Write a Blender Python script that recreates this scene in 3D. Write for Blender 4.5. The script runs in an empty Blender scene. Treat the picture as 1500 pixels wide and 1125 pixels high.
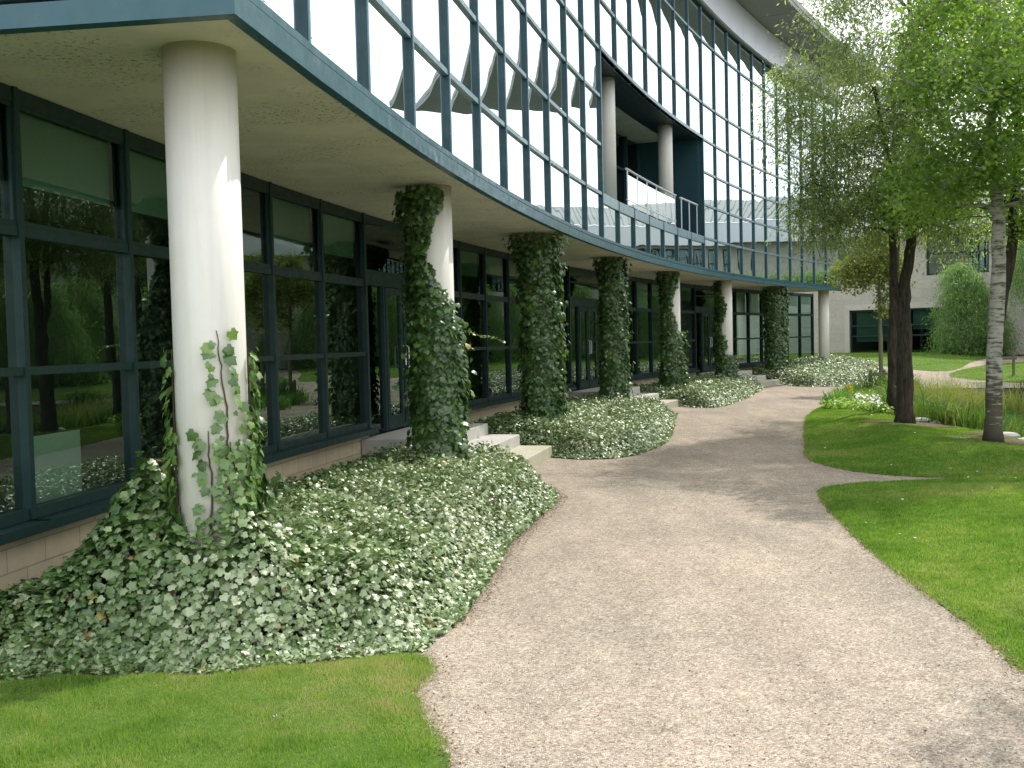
import bpy, math, random
import numpy as np
from math import radians as rad, pi, sin, cos
from mathutils import Vector, Matrix
from mathutils.geometry import delaunay_2d_cdt
S = bpy.context.scene
COL = S.collection
rng = np.random.default_rng(7)
random.seed(7)

# ------------------------------------------------------------------ camera
EYE = 1.84; PITCH = rad(2.4); ROLL = 0.024
cd = bpy.data.cameras.new("camera"); cam = bpy.data.objects.new("camera", cd); COL.objects.link(cam)
cd.lens = 36.0; cd.sensor_width = 36.0; cd.clip_end = 2000; cd.clip_start = 0.05
fw = Vector((0, cos(PITCH), -sin(PITCH))); up = Vector((0, sin(PITCH), cos(PITCH))); rt = Vector((1, 0, 0))
r2 = rt*cos(ROLL) - up*sin(ROLL); u2 = rt*sin(ROLL) + up*cos(ROLL)
M = Matrix(((r2.x, u2.x, -fw.x, 0), (r2.y, u2.y, -fw.y, 0), (r2.z, u2.z, -fw.z, EYE), (0, 0, 0, 1)))
cam.matrix_world = M
S.camera = cam
S.view_settings.view_transform = 'Standard'; S.view_settings.look = 'None'
S.view_settings.exposure = 0.38; S.view_settings.gamma = 1.0
# ------------------------------------------------------------------ sky and sun
SUN_AZ = 40.0; SUN_EL = 52.0      # azimuth measured clockwise from +Y
w = bpy.data.worlds.new("World"); S.world = w; w.use_nodes = True
nt = w.node_tree; nt.nodes.clear()
def N(t, **k):
    n = nt.nodes.new(t)
    for a, b in k.items(): setattr(n, a, b)
    return n
out = N('ShaderNodeOutputWorld'); bg = N('ShaderNodeBackground'); bg.inputs[1].default_value = 0.1
sky = N('ShaderNodeTexSky'); sky.sky_type = 'NISHITA'; sky.sun_disc = False
sky.sun_elevation = rad(SUN_EL); sky.sun_rotation = rad(SUN_AZ); sky.air_density = 1.0; sky.dust_density = 2.0; sky.ozone_density = 1.0
tc = N('ShaderNodeTexCoord'); mp = N('ShaderNodeMapping'); mp.inputs['Scale'].default_value = (1, 1, 2.2)
no = N('ShaderNodeTexNoise'); no.inputs['Scale'].default_value = 1.7; no.inputs['Detail'].default_value = 7; no.inputs['Roughness'].default_value = 0.55
cr = N('ShaderNodeValToRGB'); cr.color_ramp.elements[0].position = 0.3; cr.color_ramp.elements[0].color = (0.35,)*3+(1,)
cr.color_ramp.elements[1].position = 0.5; cr.color_ramp.elements[1].color = (1,)*3+(1,)
mx = N('ShaderNodeMix', data_type='RGBA'); mx.inputs['B'].default_value = (16.0, 16.4, 17.0, 1)
L = nt.links.new
L(tc.outputs['Generated'], mp.inputs[0]); L(mp.outputs[0], no.inputs['Vector']); L(no.outputs['Fac'], cr.inputs[0])
L(cr.outputs[0], mx.inputs['Factor']); L(sky.outputs[0], mx.inputs['A']); L(mx.outputs['Result'], bg.inputs[0]); L(bg.outputs[0], out.inputs[0])
sd = bpy.data.lights.new("sun", 'SUN'); sd.energy = 3.4; sd.angle = rad(0.53); sd.color = (1.0, 0.95, 0.86)
sun = bpy.data.objects.new("sun", sd); COL.objects.link(sun)
sv = Vector((sin(rad(SUN_AZ))*cos(rad(SUN_EL)), cos(rad(SUN_AZ))*cos(rad(SUN_EL)), sin(rad(SUN_EL))))
sun.rotation_euler = sv.to_track_quat('Z', 'Y').to_euler(); sun.location = sv*60

# ------------------------------------------------------------------ helpers
def tag(o, label=None, cat=None, group=None, kind=None):
    if label: o['label'] = label
    if cat: o['category'] = cat
    if group: o['group'] = group
    if kind: o['kind'] = kind
    return o
def empty(name, loc=(0, 0, 0), rz=0.0, parent=None):
    o = bpy.data.objects.new(name, None); COL.objects.link(o); o.location = loc; o.rotation_euler = (0, 0, rz)
    o.empty_display_size = 0.2
    if parent: o.parent = parent
    return o
def np_mesh(name, V, F, mat, parent=None, smooth=False, attr=None, loc=(0, 0, 0)):
    """V (n,3) array, F (m,k) array of one face size; attr = per-face float"""
    V = np.asarray(V, np.float32); F = np.asarray(F, np.int32)
    me = bpy.data.meshes.new(name); k = F.shape[1]
    me.vertices.add(len(V)); me.vertices.foreach_set('co', (V-np.asarray(loc, np.float32)).ravel())
    me.loops.add(F.size); me.loops.foreach_set('vertex_index', F.ravel())
    me.polygons.add(len(F)); me.polygons.foreach_set('loop_start', np.arange(0, F.size, k, dtype=np.int32))
    if smooth: me.polygons.foreach_set('use_smooth', np.ones(len(F), bool))
    if attr is not None:
        a = me.attributes.new('rnd', 'FLOAT', 'FACE'); a.data.foreach_set('value', np.asarray(attr, np.float32))
    me.update(calc_edges=True)
    me.materials.append(mat)
    o = bpy.data.objects.new(name, me); COL.objects.link(o); o.location = loc
    if parent: o.parent = parent
    return o
class MB:
    def __init__(s): s.v = []; s.f = []
    def add(s, vs, fs):
        b = len(s.v); s.v += [tuple(v) for v in vs]; s.f += [tuple(b+i for i in f) for f in fs]; return s
    def hexa(s, p):
        return s.add(p, [(0,3,2,1),(4,5,6,7),(0,1,5,4),(1,2,6,5),(2,3,7,6),(3,0,4,7)])
    def box(s, c, d, rz=0.0):
        c = Vector(c); h = Vector(d)/2; R = Matrix.Rotation(rz, 3, 'Z')
        pts = [R @ Vector((sx*h.x, sy*h.y, sz*h.z)) + c for sz in (-1, 1) for sx, sy in ((-1,-1),(1,-1),(1,1),(-1,1))]
        return s.hexa(pts)
    def tube(s, path, radii, n=8, cap=True, twist=0.0, rough=0.0):
        b = len(s.v); pts = [Vector(p) for p in path]; m = len(pts)
        prev = None
        for i, p in enumerate(pts):
            t = (pts[min(i+1, m-1)]-pts[max(i-1, 0)])
            t = t.normalized() if t.length > 1e-6 else Vector((0, 0, 1))
            a = Vector((1, 0, 0)) if prev is None else prev
            if abs(a.dot(t)) > .95: a = Vector((0, 1, 0))
            a = (a - t*a.dot(t)).normalized(); prev = a; c = t.cross(a)
            for j in range(n):
                th = 2*pi*j/n + twist*i; rr = radii[i]*(1+random.uniform(-rough, rough))
                s.v.append(tuple(p + (a*cos(th)+c*sin(th))*rr))
        for i in range(m-1):
            for j in range(n):
                s.f.append((b+i*n+j, b+i*n+(j+1) % n, b+(i+1)*n+(j+1) % n, b+(i+1)*n+j))
        if cap:
            s.f.append(tuple(b+j for j in reversed(range(n)))); s.f.append(tuple(b+(m-1)*n+j for j in range(n)))
        return s
    def prism(s, poly, z0, z1):
        n = len(poly); b = [(x, y, z0) for x, y in poly]+[(x, y, z1) for x, y in poly]
        a = sum(poly[i][0]*poly[(i+1) % n][1]-poly[(i+1) % n][0]*poly[i][1] for i in range(n))
        fs = [tuple(reversed(range(n))), tuple(range(n, 2*n))]+[(i, (i+1) % n, n+(i+1) % n, n+i) for i in range(n)]
        if a < 0: fs = [tuple(reversed(f)) for f in fs]
        return s.add(b, fs)
    def build(s, name, mat, parent=None, smooth=False, bevel=0.0, loc=(0, 0, 0)):
        me = bpy.data.meshes.new(name); lx = Vector(loc)
        me.from_pydata([tuple(Vector(v)-lx) for v in s.v], [], s.f); me.materials.append(mat)
        if smooth:
            me.polygons.foreach_set('use_smooth', [len(p.vertices) == 4 for p in me.polygons])
        me.update()
        o = bpy.data.objects.new(name, me); COL.objects.link(o); o.location = loc
        if parent: o.parent = parent
        if bevel:
            m = o.modifiers.new('bevel', 'BEVEL'); m.width = bevel; m.segments = 2; m.limit_method = 'ANGLE'
        return o
# facade circle
CX, CY, RR = 79.43, -4.72, 81.65
def P(arc, off, z=0.0):
    a = arc/RR; r = RR+off
    return (CX-r*cos(a), CY+r*sin(a), z)
def arc_of(x, y): return math.atan2(y-CY, CX-x)*RR
def sweep(mb, arcs, o0, o1, z0, z1):
    b = len(mb.v); n = len(arcs)
    for a in arcs: mb.v += [P(a, o0, z0), P(a, o1, z0), P(a, o1, z1), P(a, o0, z1)]
    for i in range(n-1):
        for j in range(4):
            mb.f.append((b+i*4+j, b+i*4+(j+1) % 4, b+(i+1)*4+(j+1) % 4, b+(i+1)*4+j))
    mb.f.append((b+3, b+2, b+1, b)); e = b+(n-1)*4; mb.f.append((e, e+1, e+2, e+3))
    mb.f = mb.f
    return mb
def vbar(mb, arc, wd, o0, o1, z0, z1):
    return sweep(mb, [arc-wd/2, arc+wd/2], o0, o1, z0, z1)
def lin(a, b, n): return [a+(b-a)*i/n for i in range(n+1)]

# ------------------------------------------------------------------ materials
def mat(name, base=(.5, .5, .5), rough=.6, metal=0.0, spec=.5):
    m = bpy.data.materials.new(name); m.use_nodes = True
    b = m.node_tree.nodes['Principled BSDF']
    b.inputs['Base Color'].default_value = (*base, 1); b.inputs['Roughness'].default_value = rough
    b.inputs['Metallic'].default_value = metal; b.inputs['Specular IOR Level'].default_value = spec
    return m
class NT:
    def __init__(s, m): s.t = m.node_tree; s.b = s.t.nodes.get('Principled BSDF'); s.o = s.t.nodes.get('Material Output')
    def n(s, typ, ins=None, **k):
        x = s.t.nodes.new(typ)
        for a, b in k.items(): setattr(x, a, b)
        for a, b in (ins or {}).items():
            if hasattr(b, 'is_output') or isinstance(b, bpy.types.NodeSocket): s.t.links.new(b, x.inputs[a])
            else: x.inputs[a].default_value = b
        return x
    def link(s, a, b): s.t.links.new(a, b)
    def noise(s, scale, detail=4, rough=.6, vec=None):
        x = s.n('ShaderNodeTexNoise', {'Scale': scale, 'Detail': detail, 'Roughness': rough})
        s.link(vec if vec is not None else s.pos(), x.inputs['Vector']); return x.outputs['Fac']
    def pos(s):
        if not hasattr(s, '_p'): s._p = s.n('ShaderNodeNewGeometry').outputs['Position']
        return s._p
    def ramp(s, fac, stops):
        r = s.n('ShaderNodeValToRGB', {'Fac': fac}); e = r.color_ramp.elements
        while len(e) < len(stops): e.new(.5)
        for i, (p, c) in enumerate(stops): e[i].position = p; e[i].color = (*c, 1) if len(c) == 3 else c
        return r.outputs[0]
    def mix(s, f, a, b, mode='MIX'):
        x = s.n('ShaderNodeMix', data_type='RGBA', blend_type=mode)
        for k, v in (('Factor', f), ('A', a), ('B', b)):
            if isinstance(v, (tuple, list)): x.inputs[k].default_value = (*v, 1)
            elif isinstance(v, (int, float)): x.inputs[k].default_value = v
            else: s.link(v, x.inputs[k])
        return x.outputs['Result']
    def col(s, c): s.link(c, s.b.inputs['Base Color'])
    def bump(s, h, strength=.3, dist=.01):
        x = s.n('ShaderNodeBump', {'Height': h, 'Strength': strength, 'Distance': dist}); s.link(x.outputs[0], s.b.inputs['Normal'])
def g3(v): return (v, v, v)

def m_concrete(name, c1, c2, spots=True, sc=3.0, rough=.8):
    m = mat(name, c1, rough); t = NT(m)
    c = t.mix(t.ramp(t.noise(sc, 6, .65), [(.35, g3(0)), (.7, g3(1))]), c1, c2)
    if spots:
        sp = t.ramp(t.noise(26, 4, .75), [(.55, g3(0)), (.61, g3(1))]); big = t.ramp(t.noise(1.3, 4), [(.42, g3(0)), (.60, g3(1))])
        k = t.n('ShaderNodeMath', {0: sp, 1: big}, operation='MULTIPLY').outputs[0]
        c = t.mix(k, c, tuple(x*.2 for x in c1))
    t.col(c); t.bump(t.noise(60, 4), .15, .004); return m
M_soffit = m_concrete('soffit_concrete', (.64, .62, .52), (.52, .50, .41), True, 2.2)
M_column = m_concrete('column_paint', (.72, .70, .655), (.66, .64, .585), False, 1.3, .55)
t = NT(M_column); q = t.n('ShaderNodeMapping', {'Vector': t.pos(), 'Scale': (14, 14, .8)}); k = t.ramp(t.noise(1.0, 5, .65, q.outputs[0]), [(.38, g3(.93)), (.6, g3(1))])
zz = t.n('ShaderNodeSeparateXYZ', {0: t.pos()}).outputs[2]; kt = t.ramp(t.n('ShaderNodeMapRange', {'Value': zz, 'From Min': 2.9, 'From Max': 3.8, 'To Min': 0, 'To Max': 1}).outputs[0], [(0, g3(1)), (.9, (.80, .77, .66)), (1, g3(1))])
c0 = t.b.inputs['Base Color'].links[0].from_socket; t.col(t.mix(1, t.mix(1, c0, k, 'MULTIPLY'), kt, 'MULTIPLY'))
M_step = m_concrete('step_stone', (.50, .48, .45), (.40, .385, .35), False, 2.5)
def m_teal(name, base, rough=.35):
    m = mat(name, base, rough); t = NT(m)
    c = t.mix(t.ramp(t.noise(1.3, 5, .7), [(.3, g3(0)), (.75, g3(1))]), base, tuple(min(1, x*1.25+.004) for x in base)); t.col(c)
    t.link(t.ramp(t.noise(9, 4), [(.3, g3(rough-.08)), (.7, g3(rough+.15))]), t.b.inputs['Roughness']); return m
M_teal = m_teal('teal_frame', (.004, .024, .025), .45); M_mull = m_teal('teal_mullion', (.012, .050, .066), .4)
M_fascia = m_teal('teal_fascia', (.020, .085, .112), .33)
M_cap = m_teal('teal_cap', (.13, .22, .27), .3)
M_silver = mat('silver_cladding', (.55, .57, .62), .38, .3); t = NT(M_silver)
t.col(t.mix(t.noise(.8, 4), (.62, .64, .70), (.74, .76, .81)))
M_canopy = mat('canopy_grey', (.20, .21, .20), .6); t = NT(M_canopy); t.col(t.mix(t.noise(1.2, 4), (.20, .21, .20), (.27, .28, .265)))
M_mirror = bpy.data.materials.new('mirror_glass'); M_mirror.use_nodes = True; t = NT(M_mirror)
gl = t.n('ShaderNodeBsdfGlossy', {'Color': (.86, .95, .96, 1), 'Roughness': .0}); df = t.n('ShaderNodeBsdfDiffuse', {'Color': (.01, .025, .03, 1)})
lw = t.n('ShaderNodeLayerWeight', {'Blend': .35}); r = t.ramp(lw.outputs['Facing'], [(0, g3(.55)), (.8, g3(.93))])
ms = t.n('ShaderNodeMixShader', {0: r, 1: df.outputs[0], 2: gl.outputs[0]}); t.link(ms.outputs[0], t.o.inputs[0])
wv = t.n('ShaderNodeBump', {'Height': t.noise(1.1, 1, .4), 'Strength': .05, 'Distance': .05}); t.link(wv.outputs[0], gl.inputs['Normal'])
def m_clear(name, tint, ior):
    m = bpy.data.materials.new(name); m.use_nodes = True; t = NT(m)
    gl = t.n('ShaderNodeBsdfGlossy', {'Color': (.82, 1.0, .90, 1), 'Roughness': .0}); tr = t.n('ShaderNodeBsdfTransparent', {'Color': (*tint, 1)})
    fr = t.n('ShaderNodeFresnel', {'IOR': ior})
    ms = t.n('ShaderNodeMixShader', {0: fr.outputs[0], 1: tr.outputs[0], 2: gl.outputs[0]}); t.link(ms.outputs[0], t.o.inputs[0]); return m
M_glass = m_clear('tinted_glass', (.50, .66, .60), 1.95)
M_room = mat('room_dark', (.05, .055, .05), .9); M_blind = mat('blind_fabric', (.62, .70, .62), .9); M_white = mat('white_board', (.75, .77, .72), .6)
def m_block(name, c1, c2, mortar, bw, bh, ms_=.006, rot=None):
    m = mat(name, c1, .85); t = NT(m)
    # coordinates: arc length along facade, height
    if rot is None:
        p = t.n('ShaderNodeSeparateXYZ', {0: t.pos()})
        dx = t.n('ShaderNodeMath', {0: CX, 1: p.outputs[0]}, operation='SUBTRACT').outputs[0]
        dy = t.n('ShaderNodeMath', {0: p.outputs[1], 1: CY}, operation='SUBTRACT').outputs[0]
        at = t.n('ShaderNodeMath', {0: dy, 1: dx}, operation='ARCTAN2').outputs[0]
        u = t.n('ShaderNodeMath', {0: at, 1: RR+2.05}, operation='MULTIPLY').outputs[0]
        v = p.outputs[2]
    else:
        q = t.n('ShaderNodeMapping', {'Vector': t.pos(), 'Rotation': (0, 0, rot)})
        p = t.n('ShaderNodeSeparateXYZ', {0: q.outputs[0]}); u = p.outputs[0]; v = p.outputs[2]
    cb = t.n('ShaderNodeCombineXYZ', {0: u, 1: v})
    br = t.n('ShaderNodeTexBrick', {'Vector': cb.outputs[0], 'Color1': (*c1, 1), 'Color2': (*c2, 1), 'Mortar': (*mortar, 1), 'Scale': 1.0, 'Mortar Size': ms_, 'Mortar Smooth': .2, 'Brick Width': bw, 'Row Height': bh})
    c = t.mix(.5, br.outputs[0], t.mix(t.noise(7, 5), g3(.55), g3(1.25)), 'MULTIPLY'); t.col(c)
    bh_ = t.n('ShaderNodeMath', {0: t.noise(90, 3), 1: br.outputs['Fac']}, operation='SUBTRACT').outputs[0]
    t.bump(bh_, .4, .006); return m
M_block = m_block('buff_block', (.60, .49, .33), (.54, .44, .31), (.36, .30, .22), .44, .17)
M_stone = m_block('grey_stone', (.51, .49, .44), (.46, .44, .39), (.38, .365, .33), .9, .45, .008, rot=rad(36.9))
M_pale = m_concrete('pale_lintel', (.55, .53, .48), (.47, .45, .41), False)
M_roofmetal = mat('roof_metal', (.30, .32, .32), .7, 0, .2); t = NT(M_roofmetal); t.col(t.mix(t.noise(1.0, 5), (.10, .115, .115), (.17, .19, .185)))
M_bark = mat('dark_bark', (.06, .045, .035), .95); t = NT(M_bark)
q = t.n('ShaderNodeMapping', {'Vector': t.pos(), 'Scale': (9, 9, 1.6)}); nn = t.noise(2.6, 6, .7, q.outputs[0])
t.col(t.mix(t.ramp(nn, [(.35, g3(0)), (.65, g3(1))]), (.014, .011, .009), (.095, .076, .058))); t.bump(nn, .9, .05)
M_birch = mat('birch_bark', (.5, .48, .44), .8); t = NT(M_birch)
q = t.n('ShaderNodeMapping', {'Vector': t.pos(), 'Scale': (2.2, 2.2, 9)}); nn = t.noise(2.0, 6, .65, q.outputs[0])
zz = t.n('ShaderNodeSeparateXYZ', {0: t.pos()}).outputs[2]
n2 = t.noise(3.2, 4, .6)
bd = t.n('ShaderNodeMapRange', {'Value': zz, 'From Min': .2, 'From Max': 1.5, 'To Min': .16, 'To Max': -.07}).outputs[0]
nm = t.n('ShaderNodeMath', {0: nn, 1: bd}, operation='ADD').outputs[0]
t.col(t.mix(t.ramp(nm, [(.42, g3(0)), (.54, g3(1))]), t.mix(n2, (.28, .26, .235), (.52, .50, .46)), t.mix(n2, (.04, .036, .025), (.12, .105, .07)))); t.bump(nm, .5, .02)
M_twig = mat('twig_bark', (.09, .065, .05), .9); M_sapbark = mat('sapling_bark', (.16, .15, .10), .85)
M_wood = mat('stake_wood', (.14, .11, .08), .9); t = NT(M_wood); t.col(t.mix(t.noise(20, 4), (.08, .065, .05), (.2, .165, .12)))
def m_leaf(name, stops, rough=.42, trans=.35, spec=.5, tcol=None, var=True):
    m = mat(name, (.1, .2, .05), rough, 0, spec); t = NT(m)
    a = t.n('ShaderNodeAttribute', attribute_name='rnd').outputs['Fac']
    c = t.ramp(a, stops)
    if var: c = t.mix(.35, c, t.mix(t.noise(.9, 3), g3(.5), g3(1.5)), 'MULTIPLY')
    t.col(c)
    if trans:
        tl = t.n('ShaderNodeBsdfTranslucent'); tm = t.mix(1.0, c, tcol or (1.45, 1.55, .75), 'MULTIPLY'); t.link(tm, tl.inputs[0])
        ms = t.n('ShaderNodeMixShader', {0: trans, 1: t.b.outputs[0], 2: tl.outputs[0]}); t.link(ms.outputs[0], t.o.inputs[0])
    return m
M_ivybed = m_leaf('ivy_bed_leaf', [(0, (.045, .10, .022)), (.35, (.12, .195, .06)), (.7, (.30, .37, .21)), (.955, (.50, .54, .38)), (.975, (.26, .20, .04)), (.99, (.18, .08, .03))], .37, .14, .7)
M_ivyclimb = m_leaf('ivy_climb_leaf', [(0, (.03, .075, .02)), (.6, (.07, .145, .035)), (.93, (.16, .27, .06)), (.98, (.20, .27, .06)), (.995, (.28, .20, .03))], .36, .22, .8)
M_leafA = m_leaf('narrow_leaf', [(0, (.13, .19, .085)), (.6, (.28, .35, .18)), (1, (.42, .50, .26))], .36, .6, .8)
M_leafB = m_leaf('broad_leaf', [(0, (.13, .21, .055)), (.6, (.22, .33, .085)), (1, (.33, .45, .12))], .36, .62, .7)
M_leafC = m_leaf('yellow_leaf', [(0, (.10, .14, .03)), (.6, (.19, .23, .05)), (1, (.30, .33, .08))], .5, .42)
M_leafD = m_leaf('weeping_leaf', [(0, (.12, .23, .06)), (.6, (.20, .36, .10)), (1, (.30, .48, .15))], .5, .5)
M_grass = m_leaf('grass_blade', [(0, (.075, .155, .025)), (.35, (.14, .26, .04)), (.65, (.21, .33, .06)), (.85, (.30, .35, .11)), (1, (.42, .37, .22))], .5, .45, .35)
M_reed = m_leaf('reed_blade', [(0, (.06, .14, .025)), (.5, (.14, .24, .04)), (.8, (.26, .32, .06)), (1, (.30, .26, .13))], .5, .3, .4)
M_flower = mat('white_petal', (.75, .77, .7), .6); M_yellow = mat('yellow_petal', (.80, .62, .03), .6)
def m_ground(name, c1, c2, c3, sc=.6, fine=30, dry=None):
    m = mat(name, c1, .95, 0, .2); t = NT(m)
    c = t.mix(t.ramp(t.noise(sc, 5, .6), [(.35, g3(0)), (.68, g3(1))]), c1, c2)
    c = t.mix(t.ramp(t.noise(fine, 5, .75), [(.4, g3(0)), (.62, g3(1))]), c, c3)
    if dry: c = t.mix(t.ramp(t.noise(1.1, 5, .7), [(.58, g3(0)), (.75, g3(.7))]), c, dry)
    t.col(c); t.bump(t.noise(fine*2.5, 4, .8), .8, .02); return m
M_lawn = m_ground('lawn_turf', (.09, .17, .025), (.15, .22, .04), (.06, .12, .02), .5, 25, (.20, .19, .07))
M_soil = m_ground('soil', (.06, .045, .03), (.10, .075, .05), (.04, .03, .02), 1.2, 30)
M_mulch = m_ground('mulch', (.17, .12, .085), (.25, .19, .14), (.07, .05, .035), 4, 45)
M_gravel = mat('gravel', (.45, .38, .3), .95, 0, .2); t = NT(M_gravel)
vo = t.n('ShaderNodeTexVoronoi', {'Vector': t.pos(), 'Scale': 110.0}); vr = t.n('ShaderNodeSeparateColor', {0: vo.outputs['Color']}).outputs[0]
vo2 = t.n('ShaderNodeTexVoronoi', {'Vector': t.pos(), 'Scale': 42.0}); vr2 = t.n('ShaderNodeSeparateColor', {0: vo2.outputs['Color']}).outputs[1]
c = t.ramp(vr, [(0, (.19, .16, .13)), (.18, (.37, .308, .25)), (.5, (.465, .39, .32)), (.8, (.54, .465, .39)), (1, (.71, .65, .58))])
c = t.mix(.35, c, t.ramp(vr2, [(0, g3(.55)), (.5, g3(1.0)), (1, g3(1.25))]), 'MULTIPLY')
big = t.ramp(t.noise(.45, 6, .6), [(.36, g3(0)), (.66, g3(1))])
c = t.mix(.95, c, t.mix(big, (1.05, 1.0, .96), (.74, .76, .73)), 'MULTIPLY')
str_ = t.n('ShaderNodeMapping', {'Vector': t.pos(), 'Rotation': (0, 0, .25), 'Scale': (1.6, .35, 1)})
c = t.mix(.9, c, t.ramp(t.noise(1.3, 4, .6, str_.outputs[0]), [(.38, g3(.86)), (.62, g3(1.05))]), 'MULTIPLY')
fine = t.ramp(t.noise(6, 5, .75), [(.35, g3(.82)), (.65, g3(1.1))]); c = t.mix(.8, c, fine, 'MULTIPLY')
t.col(c)
hh = t.n('ShaderNodeMath', {0: t.n('ShaderNodeMath', {0: vo.outputs['Distance'], 1: -1.0}, operation='MULTIPLY').outputs[0], 1: t.noise(14, 4)}, operation='ADD').outputs[0]
t.bump(hh, .9, .012)
M_water = mat('pond_water', (.012, .016, .010), .06, 0, .6); t = NT(M_water); t.bump(t.noise(5, 3), .08, .02)
M_pebble = m_leaf('pebble', [(0, (.16, .13, .10)), (.3, (.33, .28, .22)), (.7, (.45, .395, .33)), (1, (.66, .62, .56))], .85, 0, .3, var=False)

M_dark = mat('dark_canopy', (.05, .06, .06), .6)
IVY = np.array([(0,0),(.27,-.12),(.50,.08),(.42,.32),(.55,.58),(.32,.62),(0,1.0),(-.32,.62),(-.55,.58),(-.42,.32),(-.50,.08),(-.27,-.12)])
def leaf_mesh(name, pos, nrm, size, outline, matx, parent=None, seed=1, attr=None, upd=None, droop=.25, fold=.12, loc=(0,0,0)):
    r = np.random.default_rng(seed); n = len(pos); k = len(outline)
    nrm = nrm/np.linalg.norm(nrm, axis=1, keepdims=True)
    if upd is None: upd = np.c_[r.normal(size=(n, 3))]
    t1 = upd-nrm*(upd*nrm).sum(1, keepdims=True); t1 /= np.linalg.norm(t1, axis=1, keepdims=True)+1e-9
    t2 = np.cross(t1, nrm); ol = np.asarray(outline, float)
    ox, oy = ol[:, 0], ol[:, 1]; oz = -droop*(oy-.4)**2-fold*np.abs(ox)
    V = np.zeros((n, k+1, 3)); sz = size[:, None, None]
    V[:, :k] = pos[:, None]+sz*(ox[None, :, None]*t2[:, None]+oy[None, :, None]*t1[:, None]+oz[None, :, None]*nrm[:, None])
    V[:, k] = pos+size[:, None]*(.38*t1+.05*nrm)
    b = (np.arange(n)*(k+1))[:, None, None]; i = np.arange(k)
    tri = np.stack([i, (i+1) % k, np.full(k, k)], 1)[:, ::-1]
    F = (b+tri[None]).reshape(-1, 3); A = np.repeat(r.random(n) if attr is None else attr, k)
    return np_mesh(name, V.reshape(-1, 3), F, matx, parent, attr=A, loc=loc)
# ------------------------------------------------------------------ terrain
def sst(s): s = np.clip(s, 0, 1); return s*s*(3-2*s)
POND = [(8.5,16.6),(8.75,18.1),(8.65,19.4),(8.5,20.6),(9.0,24),(9.9,27.5),(11.2,30),(12.6,31.6),(15,31.5),(18,30),(21,26),(22,20),(19,14.5),(14,12.6),(10.6,13.3),(8.9,14.9)]
def poly_dist(X, Y, poly):
    """signed distance: positive inside"""
    X = np.asarray(X, float); Y = np.asarray(Y, float); d = np.full(X.shape, 1e9); ins = np.zeros(X.shape, bool); n = len(poly)
    for i in range(n):
        ax, ay = poly[i]; bx, by = poly[(i+1) % n]; ex, ey = bx-ax, by-ay
        tt = np.clip(((X-ax)*ex+(Y-ay)*ey)/(ex*ex+ey*ey+1e-12), 0, 1)
        d = np.minimum(d, np.hypot(X-ax-tt*ex, Y-ay-tt*ey))
        if ay != by:
            cnd = ((ay > Y) != (by > Y)) & (X < (bx-ax)*(Y-ay)/(by-ay)+ax); ins ^= cnd
    return np.where(ins, d, -d)
def G0(X, Y): return .62*sst((np.hypot(X, Y)-36)/20)
def G(X, Y):
    pd = poly_dist(X, Y, POND)
    return G0(X, Y) - .75*sst((pd+.25)/1.3)
def smooth_poly(poly, k=2):
    for _ in range(k):
        q = []
        for i in range(len(poly)):
            a, b = poly[i], poly[(i+1) % len(poly)]
            q += [(a[0]*.75+b[0]*.25, a[1]*.75+b[1]*.25), (a[0]*.25+b[0]*.75, a[1]*.25+b[1]*.75)]
        poly = q
    return poly
def resample(poly, step, jit=0.0):
    q = []
    for i in range(len(poly)):
        a = Vector(poly[i]); b = Vector(poly[(i+1) % len(poly)]); n = max(1, int((b-a).length/step))
        for k in range(n):
            p = a.lerp(b, k/n); q.append((p.x+random.uniform(-jit, jit), p.y+random.uniform(-jit, jit)))
    return q
def sheet(name, poly, zf, mat_, step=.5, parent=None, jit=0.0, edge=None):
    poly = resample(poly, edge or step, jit); P2 = np.array(poly)
    x0, y0 = P2.min(0); x1, y1 = P2.max(0)
    gx, gy = np.meshgrid(np.arange(x0+step/2, x1, step), np.arange(y0+step/2, y1, step)); gx = gx.ravel(); gy = gy.ravel()
    ins = poly_dist(gx, gy, poly) > step*.35
    vs = [Vector(p) for p in poly]+[Vector((a, b)) for a, b in zip(gx[ins], gy[ins])]; n = len(poly)
    r = delaunay_2d_cdt(vs, [], [list(range(n))], 1, 1e-5)
    V = np.array([(v.x, v.y) for v in r[0]]); F = [tuple(f) for f in r[2] if len(f) == 3]
    Z = zf(V[:, 0], V[:, 1])
    return np_mesh(name, np.c_[V, Z], np.array(F), mat_, parent, smooth=True)

# base ground: fine near, huge ring out to the horizon
def big_ground():
    xs = np.unique(np.r_[-600, -300, -150, np.arange(-60, -12, 6), np.arange(-12, 34, .75), np.arange(36, 80, 5), 150, 300, 600])
    ys = np.unique(np.r_[-400, -200, -100, np.arange(-40, -6, 5), np.arange(-6, 66, .75), np.arange(70, 120, 8), 200, 400, 900])
    X, Y = np.meshgrid(xs, ys); Z = G(X, Y)-.035
    nx = len(xs); idx = np.arange(X.size).reshape(X.shape)
    F = np.stack([idx[:-1, :-1], idx[:-1, 1:], idx[1:, 1:], idx[1:, :-1]], -1).reshape(-1, 4)
    return np_mesh('ground', np.c_[X.ravel(), Y.ravel(), Z.ravel()], F, M_soil, smooth=True)
tag(big_ground(), kind='structure')
gpoly = [(-1.6,-8),(9,-8),(7,2),(5,10),(5.9,12.6),(5.4,15),(6.6,21),(8.2,25),(10.6,30.2),(12.2,32.6),(14.6,32.6),(17.6,31.2),(20,29.5),(24,27),(27,30),(24,38),(26,47),(19,48),(17,53),(12,50),(8.5,41),(4.2,33.5),(1.4,25),(-.8,18.5),(-2.2,12),(-2.6,7),(-1.7,3)]
tag(sheet('gravel_path', gpoly, lambda x, y: G0(x, y)-.004, M_gravel, .6), kind='structure')
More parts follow.
